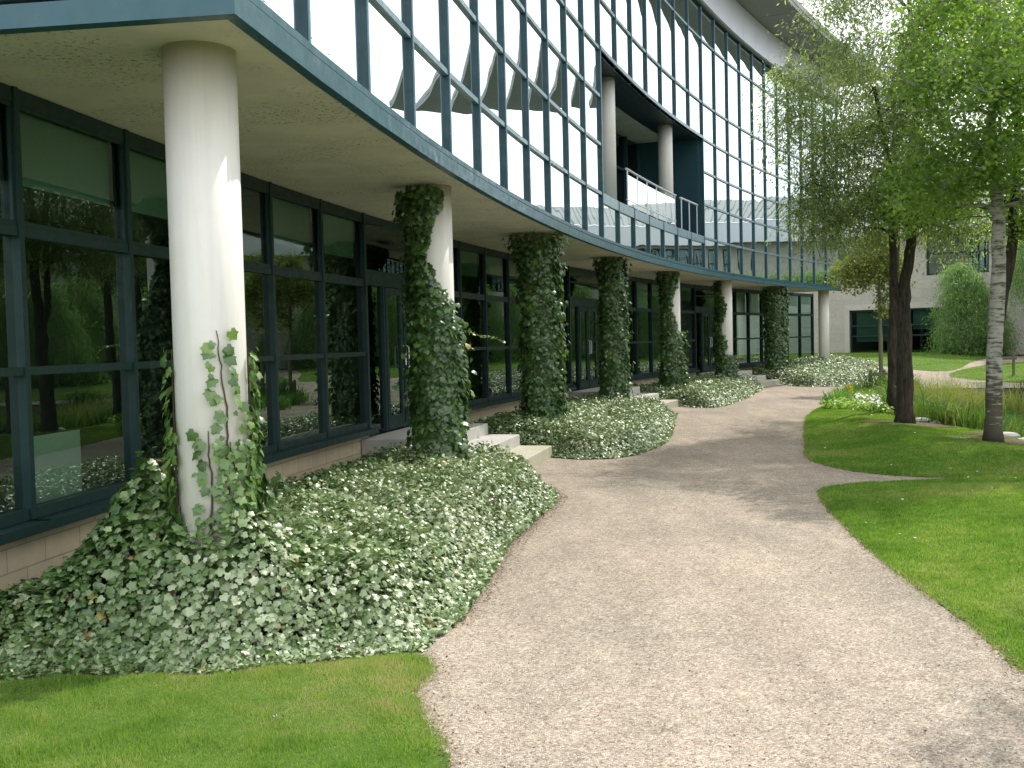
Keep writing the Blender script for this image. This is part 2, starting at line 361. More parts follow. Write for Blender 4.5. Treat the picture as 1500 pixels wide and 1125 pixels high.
tag(sheet('pond', [(x*1.0, y) for x, y in POND], lambda x, y: np.full(np.shape(x), -.33), M_water, 2.5), kind='structure')

# ------------------------------------------------------------------ lawns
def lawn_z(poly, rise, width, base=.004):
    def f(x, y):
        d = np.maximum(poly_dist(x, y, poly), 0)
        return G(x, y)+base+.018*sst(d/.12)+rise*sst(d/width)
    return f
LEFT = [(-9,5.2),(-5,5.45),(-3.8,5.58),(-2.9,5.66),(-2.36,5.73),(-1.69,5.68),(-1.23,5.86),(-.57,6.0),(-.48,5.65),(-.55,5.4),(-.51,5.1),(-.4,4.79),(-.32,4.36),(-.3,3.4),(-.4,1),(-.6,-8),(-9,-8)]
RIGHT = [(3.2,-8),(2.75,0),(2.55,4),(2.71,5.42),(2.86,6.41),(2.9,7.51),(3.03,8.76),(3.28,10.6),(3.50,11.75),(3.74,12.2),(4.1,12.40),(4.8,12.50),(6.0,12.64),(5.0,12.90),(4.52,13.5),(4.31,14.45),(4.40,15.4),(4.78,16.61),(5.4,18.9),(6.04,21.08),(6.6,22.9),(7.36,24.82),(8.1,26.3),(8.9,25.2),(8.3,22.5),(8.1,20.6),(8.45,19.3),(8.45,18.1),(8.25,16.5),(8.7,14.6),(10.5,13),(14,12.3),(19,14.1),(24,16),(30,5),(30,-8)]
FARA = [(12.6,53),(14.6,50.3),(15.8,46.5),(16.3,43.6),(16.5,41.8),(17.0,40.6),(18.0,41.2),(18.9,42.8),(20.4,45.2),(22.3,47.2),(24,50),(17,58),(11,60)]
LAWNC = [(16.2,37.6),(16.9,39.6),(18.2,41.2),(19.6,42.6),(22,43.4),(27,42),(27,33),(21,31.8),(17.2,33.6)]
lawns = {}
RINGS = [(7.75, 19.65, 1.0, .8), (7.75, 16.15, .9, .55), (8.45, 17.5, .7, .5)]
for nm, poly, rise, wd, stp in (('left_lawn', LEFT, .02, 1.0, .25), ('right_lawn', RIGHT, .16, 2.2, .3), ('far_lawn', FARA, .15, 2.5, .6), ('small_lawn', LAWNC, .12, 2, .6)):
    sp = smooth_poly(poly, 1); zf = lawn_z(sp, rise, wd); lawns[nm] = (sp, zf)
    o = sheet(nm, sp, zf, M_lawn, stp, jit=.035, edge=.1 if stp < .5 else .4); tag(o, kind='structure')
for nm, c in (('back_lawn', [(-9,62),(11,60.3),(17,58.3),(30,60),(30,90),(-9,90)]), ('garden_lawn', [(22.5,18),(30,6),(60,0),(60,30),(27.5,32),(26,27),(23,26.5),(22.6,22)])):
    tag(sheet(nm, c, lambda x, y: G(x, y)+.02, M_lawn, 3), kind='structure')

def blades(name, pts, z, h, wd, seed, lean=.5, matx=M_grass, seg=1, attrb=None):
    r = np.random.default_rng(seed); n = len(pts); az = r.uniform(0, 2*pi, n); ln = r.uniform(.1, lean, n); az2 = r.uniform(0, 2*pi, n)
    hh = h*r.uniform(.55, 1.25, n); ww = wd*r.uniform(.7, 1.3, n)
    bx = np.cos(az)*ww; by = np.sin(az)*ww
    tx = np.cos(az2)*ln*hh; ty = np.sin(az2)*ln*hh
    p0 = np.c_[pts[:, 0]-bx, pts[:, 1]-by, z]; p1 = np.c_[pts[:, 0]+bx, pts[:, 1]+by, z]
    at = r.beta(2, 2, n) if attrb is None else attrb
    if seg == 1:
        p2 = np.c_[pts[:, 0]+tx, pts[:, 1]+ty, z+hh*np.sqrt(np.maximum(.1, 1-ln**2))]
        V = np.stack([p0, p1, p2], 1).reshape(-1, 3); F = np.arange(3*n).reshape(-1, 3); A = at
    else:
        m0 = np.c_[pts[:, 0]-bx*.8+tx*.35, pts[:, 1]-by*.8+ty*.35, z+hh*.6]; m1 = np.c_[pts[:, 0]+bx*.8+tx*.35, pts[:, 1]+by*.8+ty*.35, z+hh*.6]
        p2 = np.c_[pts[:, 0]+tx*1.2, pts[:, 1]+ty*1.2, z+hh*(1-.45*ln)]
        V = np.stack([p0, p1, m0, m1, p2], 1).reshape(-1, 3); b = (np.arange(n)*5)[:, None]
        F = np.concatenate([b+[0, 1, 3], b+[0, 3, 2], b+[2, 3, 4]], 1).reshape(-1, 3); A = np.repeat(at, 3)
    return np_mesh(name, V, F, matx, attr=A)
def scatter(poly, n, dens_pow, seed, ymin=None, frame=True):
    """points inside poly, thinner with distance from the camera"""
    r = np.random.default_rng(seed); P2 = np.array(poly); x0, y0 = P2.min(0); x1, y1 = P2.max(0); out_ = []; tot = 0
    while tot < n:
        x = r.uniform(x0, x1, 200000); y = r.uniform(y0, y1, 200000); d = np.hypot(x, y)
        k = r.random(len(x)) < np.minimum(1, (3.6/np.maximum(d, .1))**dens_pow)
        if frame: k &= (y > 3.0) & (np.abs(x) < y*.56+.5)
        x, y = x[k], y[k]
        k = poly_dist(x, y, poly) > (r.uniform(-.05, .03, len(x)) if frame else 0)
        out_.append(np.c_[x[k], y[k]]); tot += k.sum()
        if k.sum() == 0: break
    return np.concatenate(out_)[:n]
def patchy(pts, r, f=1.3):
    x, y = pts[:, 0], pts[:, 1]
    v = np.sin(x*2.1*f+np.sin(y*1.7*f)*1.3)*np.sin(y*2.6*f+np.sin(x*1.9*f+1)*1.2)*.5+np.sin(x*.7*f+y*1.1*f+.5)*.35
    w_ = np.sin(x*9.1+2*np.sin(y*7.3))*np.sin(y*11.7+2*np.sin(x*8.1))
    u_ = np.sin(x*1.3+y*.9+1.1)*np.sin(y*1.9-x*.6)
    return np.clip(.45+.24*v+.13*w_+.20*np.maximum(0, u_)+r.normal(0, .19, len(x)), 0, 1)
for nm, key, n, h, wd, pw in (('lawn_grass', 'left_lawn', 190000, .035, .0022, 1.2), ('lawn_grass', 'right_lawn', 330000, .028, .0035, 1.6), ('lawn_grass', 'far_lawn', 30000, .05, .012, 0), ('lawn_grass', 'small_lawn', 16000, .05, .012, 0)):
    sp, zf = lawns[key]; pts = scatter(sp, n, pw, 11); d = np.hypot(pts[:, 0], pts[:, 1]); r = np.random.default_rng(5)
    keep = np.ones(len(pts), bool)
    for rx_, ry_, ra_, rb_ in RINGS: keep &= (((pts[:, 0]-rx_)/ra_)**2+((pts[:, 1]-ry_)/rb_)**2) > r.uniform(.75, 1.15, len(pts))
    pts = pts[keep]; d = d[keep]; n = len(pts)
    sc = np.maximum(1, (d/5.5)**.8) if pw else 1.0
    z = zf(pts[:, 0], pts[:, 1])-.004
    cl_ = .75+.5*np.clip(np.sin(pts[:, 0]*6.3+2*np.sin(pts[:, 1]*4.9))*np.sin(pts[:, 1]*7.7+1.7*np.sin(pts[:, 0]*5.1)), -.5, 1)*(1 if key == 'left_lawn' else .5)
    o = blades(nm, pts, z, h*cl_*np.minimum(sc, 1.4), wd*sc, 3, .75, attrb=np.clip(patchy(pts, r)*(1.12 if key == 'left_lawn' else 1)+(.16*np.maximum(0, np.sin(pts[:, 0]*2.9+1)*np.sin(pts[:, 1]*3.7+pts[:, 0])) if key == 'left_lawn' else 0), 0, 1)); tag(o, kind='stuff', cat='grass')
    o['label'] = {'left_lawn': 'short turf with dry patches in the near left corner below the ivy', 'right_lawn': 'mown green turf to the right of the gravel path', 'far_lawn': 'turf bank in front of the far stone building', 'small_lawn': 'small round piece of turf beyond the pond'}[key]

r = np.random.default_rng(15); W_ = []; U_ = []; Nn = []; Sz = []; At = []
for _ in range(9):
    q = [(-r.uniform(.6, 2.8), r.uniform(3.6, 5.5))] if _ < 5 else [(r.uniform(3.2, 6.5), r.uniform(5.5, 12))]
    m = r.integers(7, 18)
    for j in range(m):
        a = r.uniform(0, 2*pi); W_.append((q[0][0]+.02*cos(a), q[0][1]+.02*sin(a), 0)); U_.append((cos(a), sin(a), .5)); Nn.append((-cos(a)*.5, -sin(a)*.5, 1)); Sz.append(r.uniform(.012, .03)); At.append(r.uniform(0, .6))
W_ = np.array(W_); key_ = np.where(W_[:, 0] < 0, 0, 1); W_[:, 2] = np.where(key_ == 0, lawns['left_lawn'][1](W_[:, 0], W_[:, 1]), lawns['right_lawn'][1](W_[:, 0], W_[:, 1]))+.012
tag(leaf_mesh('lawn_weeds', W_, np.array(Nn), np.array(Sz), [(0,0),(.14,.3),(.16,.7),(0,1),(-.16,.7),(-.14,.3)], M_ivyclimb, seed=16, attr=np.array(At), upd=np.array(U_)), 'small rosettes of lawn weeds dotted through the turf', 'weeds', kind='stuff')
dp = scatter(lawns['right_lawn'][0], 60, .6, 17); dp = dp[np.hypot(dp[:, 0], dp[:, 1]) < 24]; n = len(dp)
tag(leaf_mesh('lawn_daisies', np.c_[dp, lawns['right_lawn'][1](dp[:, 0], dp[:, 1])+.035], r.normal(0, .2, (n, 3))+[0, 0, 1], r.uniform(.02, .032, n), [(cos(q)*.5, sin(q)*.5+.4) for q in np.linspace(0, 2*pi, 9)[:-1]], M_flower, seed=18), 'tiny white daisies dotted over the right lawn', 'flowers', kind='stuff')
# loose pebbles on the nearest gravel
pts = scatter([(-1.2,3.2),(3.2,3.2),(3.4,9),(4,14),(.4,13.5),(-.5,6.5)], 60000, 1.6, 21); n = len(pts); r = np.random.default_rng(4)
s_ = r.uniform(.0025, .0062, n); a = r.uniform(0, 2*pi, n)
base = np.array([(1,0,0),(0,1,0),(-1,0,0),(0,-1,0),(0,0,.75)]); V = np.zeros((n, 5, 3))
V[:, :, 0] = pts[:, 0:1]+s_[:, None]*(base[:, 0]*np.cos(a)[:, None]-base[:, 1]*np.sin(a)[:, None]*.7)
V[:, :, 1] = pts[:, 1:2]+s_[:, None]*(base[:, 0]*np.sin(a)[:, None]+base[:, 1]*np.cos(a)[:, None]*.7)
V[:, :, 2] = -.005+s_[:, None]*base[:, 2]*1.3
b = (np.arange(n)*5)[:, None]; F = np.concatenate([b+[0, 1, 4], b+[1, 2, 4], b+[2, 3, 4], b+[3, 0, 4]], 1).reshape(-1, 3)
tag(np_mesh('gravel_pebbles', V.reshape(-1, 3), F, M_pebble, attr=np.repeat(r.random(n), 4)), 'loose pinkish pebbles strewn over the near part of the path', 'pebbles', kind='stuff')

def edge_litter():
    r = np.random.default_rng(33); P_ = []
    for key, n in (('left_lawn', 2500), ('right_lawn', 9000)):
        sp = np.array(resample(lawns[key][0], .04)); d = np.hypot(sp[:, 0], sp[:, 1]); k = (sp[:, 1] > 3.5) & (d < 26) & (np.abs(sp[:, 0]) < .6*sp[:, 1]+.6); sp = sp[k]; d = d[k]
        i = r.choice(len(sp), n, p=(1/d)/(1/d).sum()); P_.append(sp[i]+r.normal(0, .055, (n, 2)))
    m_ = 1500; q = scatter([(-1,3.2),(3.2,3.2),(3.4,9),(4,14),(.4,13.5),(-.5,6.5)], m_, 1.2, 34); P_.append(q)
    q = np.array(resample(BED1E, .03)); i = r.integers(0, len(q), 3500); P_.append(q[i]+np.abs(r.normal(0, .07, (3500, 1)))*[[1.0, -.35]]+r.normal(0, .03, (3500, 2)))
    p = np.concatenate(P_); n = len(p); nr = r.normal(0, .35, (n, 3)); nr[:, 2] = 1
    return leaf_mesh('leaf_litter', np.c_[p, .004+.012*r.random(n)], nr, r.uniform(.006, .022, n), [(0,0),(.3,.4),(0,1),(-.3,.4)], M_litter, seed=35)
# ------------------------------------------------------------------ main building
B = empty('office_building', P(31, 4, 0)); Bloc = Vector(B.location)
tag(B, 'long curved office building with mirror glass upper floors over a white columned arcade', 'building')
A0, A1 = 10.5, 52.7
UP = [A0]+[11.88+1.422*k for k in range(11)]; UP += [26.1+1.486*k for k in range(1, 8)]; UP += [36.5+(A1-36.5)/11*k for k in range(1, 12)]
ROWS = [3.86, 4.78, 5.77, 6.74, 7.70, 8.75, 10.6, 11.56]
def part(mb, name, m, parent=B, **k):
    o = mb.build(name, m, None, **k); o.parent = parent
    base = Vector((0, 0, 0)); q = parent
    while q: base += Vector(q.location); q = q.parent
    o.location = -base
    if parent is B: pass
    return o
def setpivot(o, parent):
    o.parent = parent; base = Vector((0, 0, 0)); q = parent
    while q: base += Vector(q.location); q = q.parent
    o.location = Vector(o.location)-base
# soffit, roof slab, canopy, cladding
part(sweep(MB(), lin(A0+.02, A1-.02, 60), .0, 12, 3.69, 3.80), 'soffit', M_soffit)
mb = MB(); sweep(mb, UP, -.10, -.02, 3.655, 3.795)
part(mb, 'fascia', M_fascia)
mb = MB(); sweep(mb, UP, -.085, .04, 3.812, 3.868); part(mb, 'fascia_sill', M_fascia)
mb = MB(); sweep(mb, [A0-.09, A0], -.10, 12, 3.655, 3.79); part(mb, 'fascia', M_fascia)
mb = MB()
for k in range(len(UP)-1):
    sweep(mb, [UP[k]+.008, UP[k+1]-.008], -.16, -.02, 11.62, 12.7)
part(mb, 'cladding_band', M_silver)
mb = MB(); sweep(mb, UP, -.06, .1, 11.56, 11.64); part(mb, 'cladding_trim', M_teal)
CAN = [A0-1.5]+[A0+2.9*k for k in range(1, 15)]+[A1+1.6]
mb = MB()
for k in range(len(CAN)-1): sweep(mb, [CAN[k]+.012, CAN[k+1]-.012], -1.6, 3.0, 12.72, 12.86)
sweep(mb, lin(CAN[0], CAN[-1], 40), -1.62, 12, 12.864, 13.05)
part(mb, 'roof_canopy', M_canopy)
part(sweep(MB(), lin(A0, A1, 40), 8.0, 12, 3.82, 12.7), 'rear_wall', M_stone)
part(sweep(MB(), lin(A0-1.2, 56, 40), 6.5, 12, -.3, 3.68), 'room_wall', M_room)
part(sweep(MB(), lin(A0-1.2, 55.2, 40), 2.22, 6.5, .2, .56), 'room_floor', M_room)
# end wall facing the camera: dark glazing in a frame
mb = MB()
for z in ROWS: sweep(mb, [A0-.05, A0+.01], .1, 8, z-.03, z+.03)
for o_ in (.05, 1.5, 3, 4.5, 6, 7.9): sweep(mb, [A0-.06, A0], o_-.03, o_+.03, 3.87, 11.56)
part(mb, 'end_frame', M_mull)
part(sweep(MB(), [A0+.02, A0+.06], .1, 8, 3.87, 12.7), 'end_glazing', M_glass)
part(sweep(MB(), [A0+.3, A0+.4], .5, 8, 3.87, 12.7), 'end_lining', M_room)
part(sweep(MB(), [A1-.1, A1+.05], .0, 12, 3.69, 12.7), 'end_wall', M_stone)
# curtain wall: mullions, transoms, panes
OP0, OP1, OZ0, OZ1 = 11, 18, 4.80, 7.70          # recessed balcony between these mullions
for k, a in enumerate(UP):
    for z0, z1 in (((3.87, 11.56),) if k <= OP0 or k >= OP1 else ((3.87, OZ0), (OZ1, 11.56))):
        mb = MB(); vbar(mb, a, .055, -.022, .10, z0, z1); o = part(mb, 'mullion', M_mull)
        mb = MB(); vbar(mb, a, .03, -.036, -.023, z0, z1); part(mb, 'mullion_cap', M_cap, parent=o)
for z in ROWS[1:-1]:
    for ks in ((0, OP0), (OP0, OP1), (OP1, len(UP)-1)):
        if ks == (OP0, OP1) and OZ0+.1 < z < OZ1-.1: continue
        mb = MB()
        for k in range(ks[0], ks[1]): sweep(mb, [UP[k]+.03, UP[k+1]-.03], -.018, .08, z-.03, z+.03)
        o = part(mb, 'transom', M_cap)
panes = []
def project(x, y, z):
    p = Vector((x, y, z-EYE)); d = p.dot(fw); return (p.dot(r2)/d, p.dot(u2)/d, d)
for k in range(len(UP)-1):
    for j in range(len(ROWS)-1):
        if OP0 <= k < OP1 and OZ0-.1 < (ROWS[j]+ROWS[j+1])/2 < OZ1: continue
        x, y, z = P((UP[k]+UP[k+1])/2, 0, (ROWS[j]+ROWS[j+1])/2); u, v, d = project(x, y, z)
        vis = abs(u) < .53 and abs(v) < .40
        panes.append(((0 if vis else 1e6)+d, k, j))
panes.sort(); stuffmb = MB(); rp = random.Random(3)
def pane_geo(mb, k, j):
    a0, a1 = UP[k]+.027, UP[k+1]-.027; z0, z1 = ROWS[j]+.03, ROWS[j+1]-.03; nx = 6; b = len(mb.v)
    p0 = Vector(P(a0, .02)); p1 = Vector(P(a1, .02)); nr = Vector(P(a0, 1))-Vector(P(a0, 0)); nr.normalize()
    bul = rp.uniform(.0012, .0032); tl = rp.uniform(-.0012, .0012)
    for iy in range(nx+1):
        for ix in range(nx+1):
            s, t_ = ix/nx, iy/nx; p = p0.lerp(p1, s); q = -bul*(16*s*(1-s)*t_*(1-t_))+tl*(s-.5)
            mb.v.append((p.x+nr.x*q, p.y+nr.y*q, z0+(z1-z0)*t_))
    for iy in range(nx):
        for ix in range(nx):
            c = b+iy*(nx+1)+ix; mb.f.append((c, c+1, c+nx+2, c+nx+1))
for i, (_, k, j) in enumerate(panes):
    if i < 100:
        mb = MB(); pane_geo(mb, k, j); part(mb, 'glass_pane', M_mirror, smooth=True)
    else: pane_geo(stuffmb, k, j)
o = part(stuffmb, 'glass_panes', M_mirror, smooth=True); o['kind'] = 'stuff'
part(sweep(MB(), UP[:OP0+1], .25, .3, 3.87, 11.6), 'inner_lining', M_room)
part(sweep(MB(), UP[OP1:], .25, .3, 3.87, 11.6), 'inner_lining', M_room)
# balcony recess
a0, a1 = UP[OP0], UP[OP1]
part(sweep(MB(), UP[OP0:OP1+1], .955, 2.2, OZ1+.02, OZ1+.2), 'balcony_ceiling', M_soffit)
part(sweep(MB(), UP[OP0:OP1+1], -.05, .06, OZ1-.03, OZ1+.05), 'balcony_head', M_cap)
part(sweep(MB(), UP[OP0:OP1+1], .065, .95, OZ1-.02, OZ1+.15), 'balcony_head', M_teal)
part(sweep(MB(), UP[OP0:OP1+1], -.02, 2.2, OZ0-.2, OZ0-.02), 'balcony_floor', M_cap)
part(sweep(MB(), [a0+.02, a0+.14], .10, 2.1, OZ0, OZ1+.02), 'balcony_cheek', M_mull)
part(sweep(MB(), [a1-.14, a1-.02], .10, 2.1, OZ0, OZ1+.02), 'balcony_cheek', M_mull)
mb = MB()
for a in lin(a0+.2, a1-.2, 8): vbar(mb, a, .06, 1.85, 1.95, OZ0, OZ1)
for z in (5.7, 6.7): sweep(mb, UP[OP0:OP1+1], 1.86, 1.94, z-.03, z+.03)
fr = part(mb, 'balcony_glazing_frame', M_mull)
part(sweep(MB(), lin(a0+.15, a1-.15, 7), 1.96, 1.98, OZ0, OZ1), 'pane', M_glass, parent=fr)
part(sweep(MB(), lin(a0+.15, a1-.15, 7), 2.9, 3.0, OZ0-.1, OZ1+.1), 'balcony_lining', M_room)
def lathe_col(arc, off, z0, z1, r):
    mb = MB(); x, y, _ = P(arc, off); mb.tube([(x, y, z0), (x, y, (z0+z1)/2), (x, y, z1)], [r]*3, 40); return mb
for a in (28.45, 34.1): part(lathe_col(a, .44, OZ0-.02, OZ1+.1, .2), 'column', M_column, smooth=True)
mb = MB()
mb.tube([P(a, .12, 5.72) for a in lin(28.9, 33.9, 6)], [.028]*7, 8); mb.tube([P(a, .12, 5.02) for a in lin(28.9, 33.9, 6)], [.015]*7, 6)
for a in lin(29.0, 33.8, 5): mb.tube([P(a, .12, 4.78), P(a, .12, 5.72)], [.018]*2, 6)
mb.tube([P(a, .12, 5.72) for a in lin(34.4, 36.3, 3)], [.028]*4, 8)
for a in lin(34.5, 36.2, 2): mb.tube([P(a, .12, 4.78), P(a, .12, 5.72)], [.018]*2, 6)
rl = part(mb, 'balcony_railing', M_silver)
mb = MB()
for a, b_ in zip(lin(29.0, 33.8, 5)[:-1], lin(29.0, 33.8, 5)[1:]): sweep(mb, [a+.04, b_-.04], .115, .125, 4.9, 5.6)
part(mb, 'railing_glass', M_mirror, parent=rl)
# columns of the arcade
COLA = [11.15+5.85*k for k in range(8)]
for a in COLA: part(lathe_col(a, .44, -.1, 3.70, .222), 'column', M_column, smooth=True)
# ground floor glazing
W0, WB = 11.68, 1.445; WOFF = 2.05
doors = {5, 6, 13, 14, 21, 22}
part(sweep(MB(), lin(8.9, 18.9, 8), WOFF, WOFF+.2, -.2, .6), 'plinth_wall', M_block)
part(sweep(MB(), lin(21.8, 30.46, 8), WOFF, WOFF+.2, -.2, .6), 'plinth_wall', M_block)
part(sweep(MB(), lin(33.35, 42.0, 8), WOFF, WOFF+.2, -.2, .6), 'plinth_wall', M_block)
part(sweep(MB(), lin(44.9, 55.1, 8), WOFF, WOFF+.2, -.2, .6), 'plinth_wall', M_block)
def window(k):
    a0, a1 = W0+WB*k, W0+WB*(k+1)
    mb = MB()
    vbar(mb, a0, .055, WOFF-.012, WOFF+.12, .66, 3.69)
    if k+1 in doors or k == 29: vbar(mb, a1, .055, WOFF-.012, WOFF+.12, .66, 3.69)
    for z, h_ in ((.70, .08), (1.71, .06), (2.69, .07), (3.635, .10)): sweep(mb, [a0+.033, a1-.033], WOFF, WOFF+.10, z-h_/2, z+h_/2)
    # opening casement in the top light
    for z in (2.745, 3.57): sweep(mb, [a0+.03, a1-.03], WOFF+.006, WOFF+.03, z-.018, z+.018)
    for a in (a0+.045, a1-.045): vbar(mb, a, .03, WOFF+.008, WOFF+.03, 2.763, 3.55)
    sweep(mb, [a0-.03, a1+.03], WOFF-.13, WOFF+.06, .585, .655)
    f = part(mb, 'window', M_teal)
    g = MB(); nr = Vector(P(a0, 1))-Vector(P(a0, 0))
    for z0, z1 in ((.74, 1.68), (1.74, 2.655), (2.725, 3.585)):
        aa, bb = a0+.03, a1-.03; t1 = rp.uniform(-.003, .003)
        g.add([P(aa, WOFF+.05+t1, z0), P(bb, WOFF+.05-t1, z0), P(bb, WOFF+.05-t1, z1), P(aa, WOFF+.05+t1, z1)], [(0, 1, 2, 3)])
    part(g, 'pane', M_glass, parent=f)
    r = rp.random(); zb = 3.05 if k < 6 else rp.choice([3.1, 2.9, 3.2, 2.75])
    if r < .9: part(sweep(MB(), [a0+.05, a1-.05], WOFF+.14, WOFF+.15, zb, 3.62), 'blind', M_blind, parent=f)
    return f
for k in range(-2, 30):
    if k not in doors: window(k)
def door_group(k):
    a0, a1 = W0+WB*k, W0+WB*(k+2); n = (a1-a0)/4; mb = MB()
    vbar(mb, a0+.0, .07, WOFF-.02, WOFF+.12, .55, 3.69); vbar(mb, a1-.0, .07, WOFF-.02, WOFF+.12, .55, 3.69)
    for z, h_ in ((3.63, .1), (2.80, .22), (3.3, .04)): sweep(mb, [a0+.035, a1-.035], WOFF, WOFF+.1, z-h_/2, z+h_/2)
    for i in (1, 3): vbar(mb, a0+n*i, .06, WOFF, WOFF+.1, .55, 2.69)
    fr = part(mb, 'entrance_frame', M_teal)
    g = MB()
    sweep(g, [a0+.04, a0+n-.03], WOFF+.05, WOFF+.06, .6, 2.69); sweep(g, [a1-n+.03, a1-.04], WOFF+.05, WOFF+.06, .6, 2.69)
    sweep(g, [a0+.04, a1-.04], WOFF+.05, WOFF+.06, 2.92, 3.58)
    part(g, 'pane', M_glass, parent=fr)
    for i in (1, 2):
        b0, b1 = a0+n*i+.035, a0+n*(i+1)-.01; d = MB()
        for a in (b0+.045, b1-.045): vbar(d, a, .09, WOFF-.01, WOFF+.05, .56, 2.68)
        sweep(d, [b0+.09, b1-.09], WOFF-.01, WOFF+.05, .56, .76); sweep(d, [b0+.09, b1-.09], WOFF-.01, WOFF+.05, 2.58, 2.68)
        dd = part(d, 'door', M_teal)
        g = MB(); sweep(g, [b0+.09, b1-.09], WOFF+.015, WOFF+.025, .76, 2.58); part(g, 'pane', M_glass, parent=dd)
        h = MB(); ha = b1-.05 if i == 1 else b0+.05; h.tube([P(ha, WOFF-.03, 1.45), P(ha, WOFF-.07, 1.48), P(ha, WOFF-.07, 1.78), P(ha, WOFF-.03, 1.81)], [.012]*4, 6)
        part(h, 'handle', M_silver, parent=dd)
    return fr
for k in (5, 13, 21): door_group(k)
# interior things seen through the nearest windows
mb = MB(); sweep(mb, [12.25, 13.0], WOFF+.45, WOFF+.48, .62, 1.18); vbar(mb, 12.3, .03, WOFF+.45, WOFF+.48, .56, .62); vbar(mb, 12.95, .03, WOFF+.45, WOFF+.48, .56, .62)
o = part(mb, 'white_board', M_white, parent=B)
o.parent = None; o.location = (0, 0, 0); tag(o, 'pale board leaning inside the nearest ground floor window', 'board')
mb = MB(); sweep(mb, [10.9, 11.55], WOFF+.45, WOFF+.48, .62, 1.12); vbar(mb, 11.0, .03, WOFF+.45, WOFF+.48, .56, .62)
tag(mb.build('white_board', M_white), 'pale board inside the window at the left edge of the photo', 'board')

# ------------------------------------------------------------------ steps
lab = ['nearest flight of three pale stone steps, mossy bottom tread, beside the largest ivy bed', 'middle flight of pale stone steps between the second and third ivy beds', 'farthest flight of pale stone steps, between the third and fourth ivy beds']
M_moss = m_concrete('mossy_stone', (.38, .37, .26), (.46, .435, .36), False, 3)
for i, (s0, s1) in enumerate(((18.55, 21.1), (30.3, 32.85), (42.3, 44.9))):
    T = empty('stone_steps', P((s0+s1)/2, .8, 0)); tag(T, lab[i], 'steps', 'stone steps up to the doors')
    for j, (o0, o1, z0, z1, m_) in enumerate(((-.12, .46, -.05, .178, M_moss), (.40, .98, -.05, .355, M_step), (.92, 2.04, -.05, .535, M_step))):
        mb = MB(); sweep(mb, [s0+.003*j, s1-.003*j], o0, o1, z0, z1); st = part(mb, 'step', m_, parent=T, bevel=.012)

# ------------------------------------------------------------------ ivy

def bed_h(poly, x, y, h=.27):
    d = np.maximum(poly_dist(x, y, poly), 0); arc = np.arctan2(y-CY, CX-x)*RR; off = np.hypot(x-CX, y-CY)-RR
    x1_, y1_, _ = P(11.15, .44); gr = .16*sst((off+1.5)/2.5)+.10*np.exp(-((x-x1_)**2+(y-y1_)**2)/.7)
    h = h+.08+.50*np.exp(-((x-x1_+.42)**2+(y-y1_-.1)**2)/.10)+.22*np.exp(-((x-x1_-.26)**2+(y-y1_+.22)**2)/.05)+.06*np.exp(-((x-x1_)**2+(y-y1_)**2)/.5)
    bump = .05*np.sin(x*3.1+1.3*np.sin(y*2.3))*np.sin(y*2.7+x)+.03*np.sin(x*7.3+y*5.1)
    return gr*sst(d/.5), (h+bump)*sst(d/.38)*(1-.35*sst((off-1.0)/.8))
def ivy_bed(poly, n, size, label, seed):
    sp = poly; r = np.random.default_rng(seed)
    so = sheet('ivy_soil', sp, lambda x, y: G0(x, y)+.005+bed_h(sp, x, y)[0], M_soil, .25); tag(so, kind='structure'); so.name = 'ivy_soil'
    P2 = np.array(sp); x0, y0 = P2.min(0); x1, y1 = P2.max(0); pts = []; c = 0
    while c < n:
        x = r.uniform(x0, x1, 60000); y = r.uniform(y0, y1, 60000); k = (poly_dist(x, y, sp) > -.04) & (y > 4.5) & (x > -.56*y-.8)
        d_ = np.hypot(x, y); k &= r.random(len(x)) < np.minimum(1, 6.5/d_)**1.1; pts.append(np.c_[x[k], y[k]]); c += k.sum()
    pts = np.concatenate(pts)[:n]; x, y = pts.T; gz, hz = bed_h(sp, x, y)
    dn = poly_dist(x, y, sp)
    lay = r.random(n)**.62; z = G0(x, y)+gz+.02+hz*lay*(.9+.25*r.random(n))
    e = .05; hx = (bed_h(sp, x+e, y)[1]-bed_h(sp, x-e, y)[1])/(2*e); hy = (bed_h(sp, x, y+e)[1]-bed_h(sp, x, y-e)[1])/(2*e)
    nr = np.c_[-hx*.7, -hy*.7, np.ones(n)]+r.normal(0, .55, (n, 3)); nr[:, 2] = np.abs(nr[:, 2])+.15
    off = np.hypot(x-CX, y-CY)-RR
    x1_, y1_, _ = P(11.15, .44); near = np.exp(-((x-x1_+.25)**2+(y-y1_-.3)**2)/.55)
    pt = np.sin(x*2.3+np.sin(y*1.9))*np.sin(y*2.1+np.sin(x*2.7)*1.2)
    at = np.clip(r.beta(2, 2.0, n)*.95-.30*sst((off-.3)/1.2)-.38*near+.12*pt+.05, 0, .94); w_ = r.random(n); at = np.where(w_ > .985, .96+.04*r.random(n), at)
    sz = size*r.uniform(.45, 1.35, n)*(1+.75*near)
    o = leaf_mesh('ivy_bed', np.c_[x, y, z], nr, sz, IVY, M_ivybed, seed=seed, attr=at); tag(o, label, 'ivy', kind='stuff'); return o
def arcline(a, b, off, n=6): return [P(q, off)[:2] for q in lin(a, b, n)]
def at_off(arc, off): return P(arc, off)[:2]
BED1 = [(-6,5.5),(-3.8,5.6),(-2.9,5.72),(-2.36,5.79),(-1.69,5.74),(-1.23,5.92),(-.62,6.08),(-.44,6.62),(-.29,7.5),(-.2,8.3),(-.1,9.14),(.1,10.1),(.34,11.14),(.5,12.0),(.40,12.6),(.28,13.1)]+[at_off(18.52, -.1), at_off(18.5, 2.0)]+arcline(17.5, 9.2, 2.0, 6)
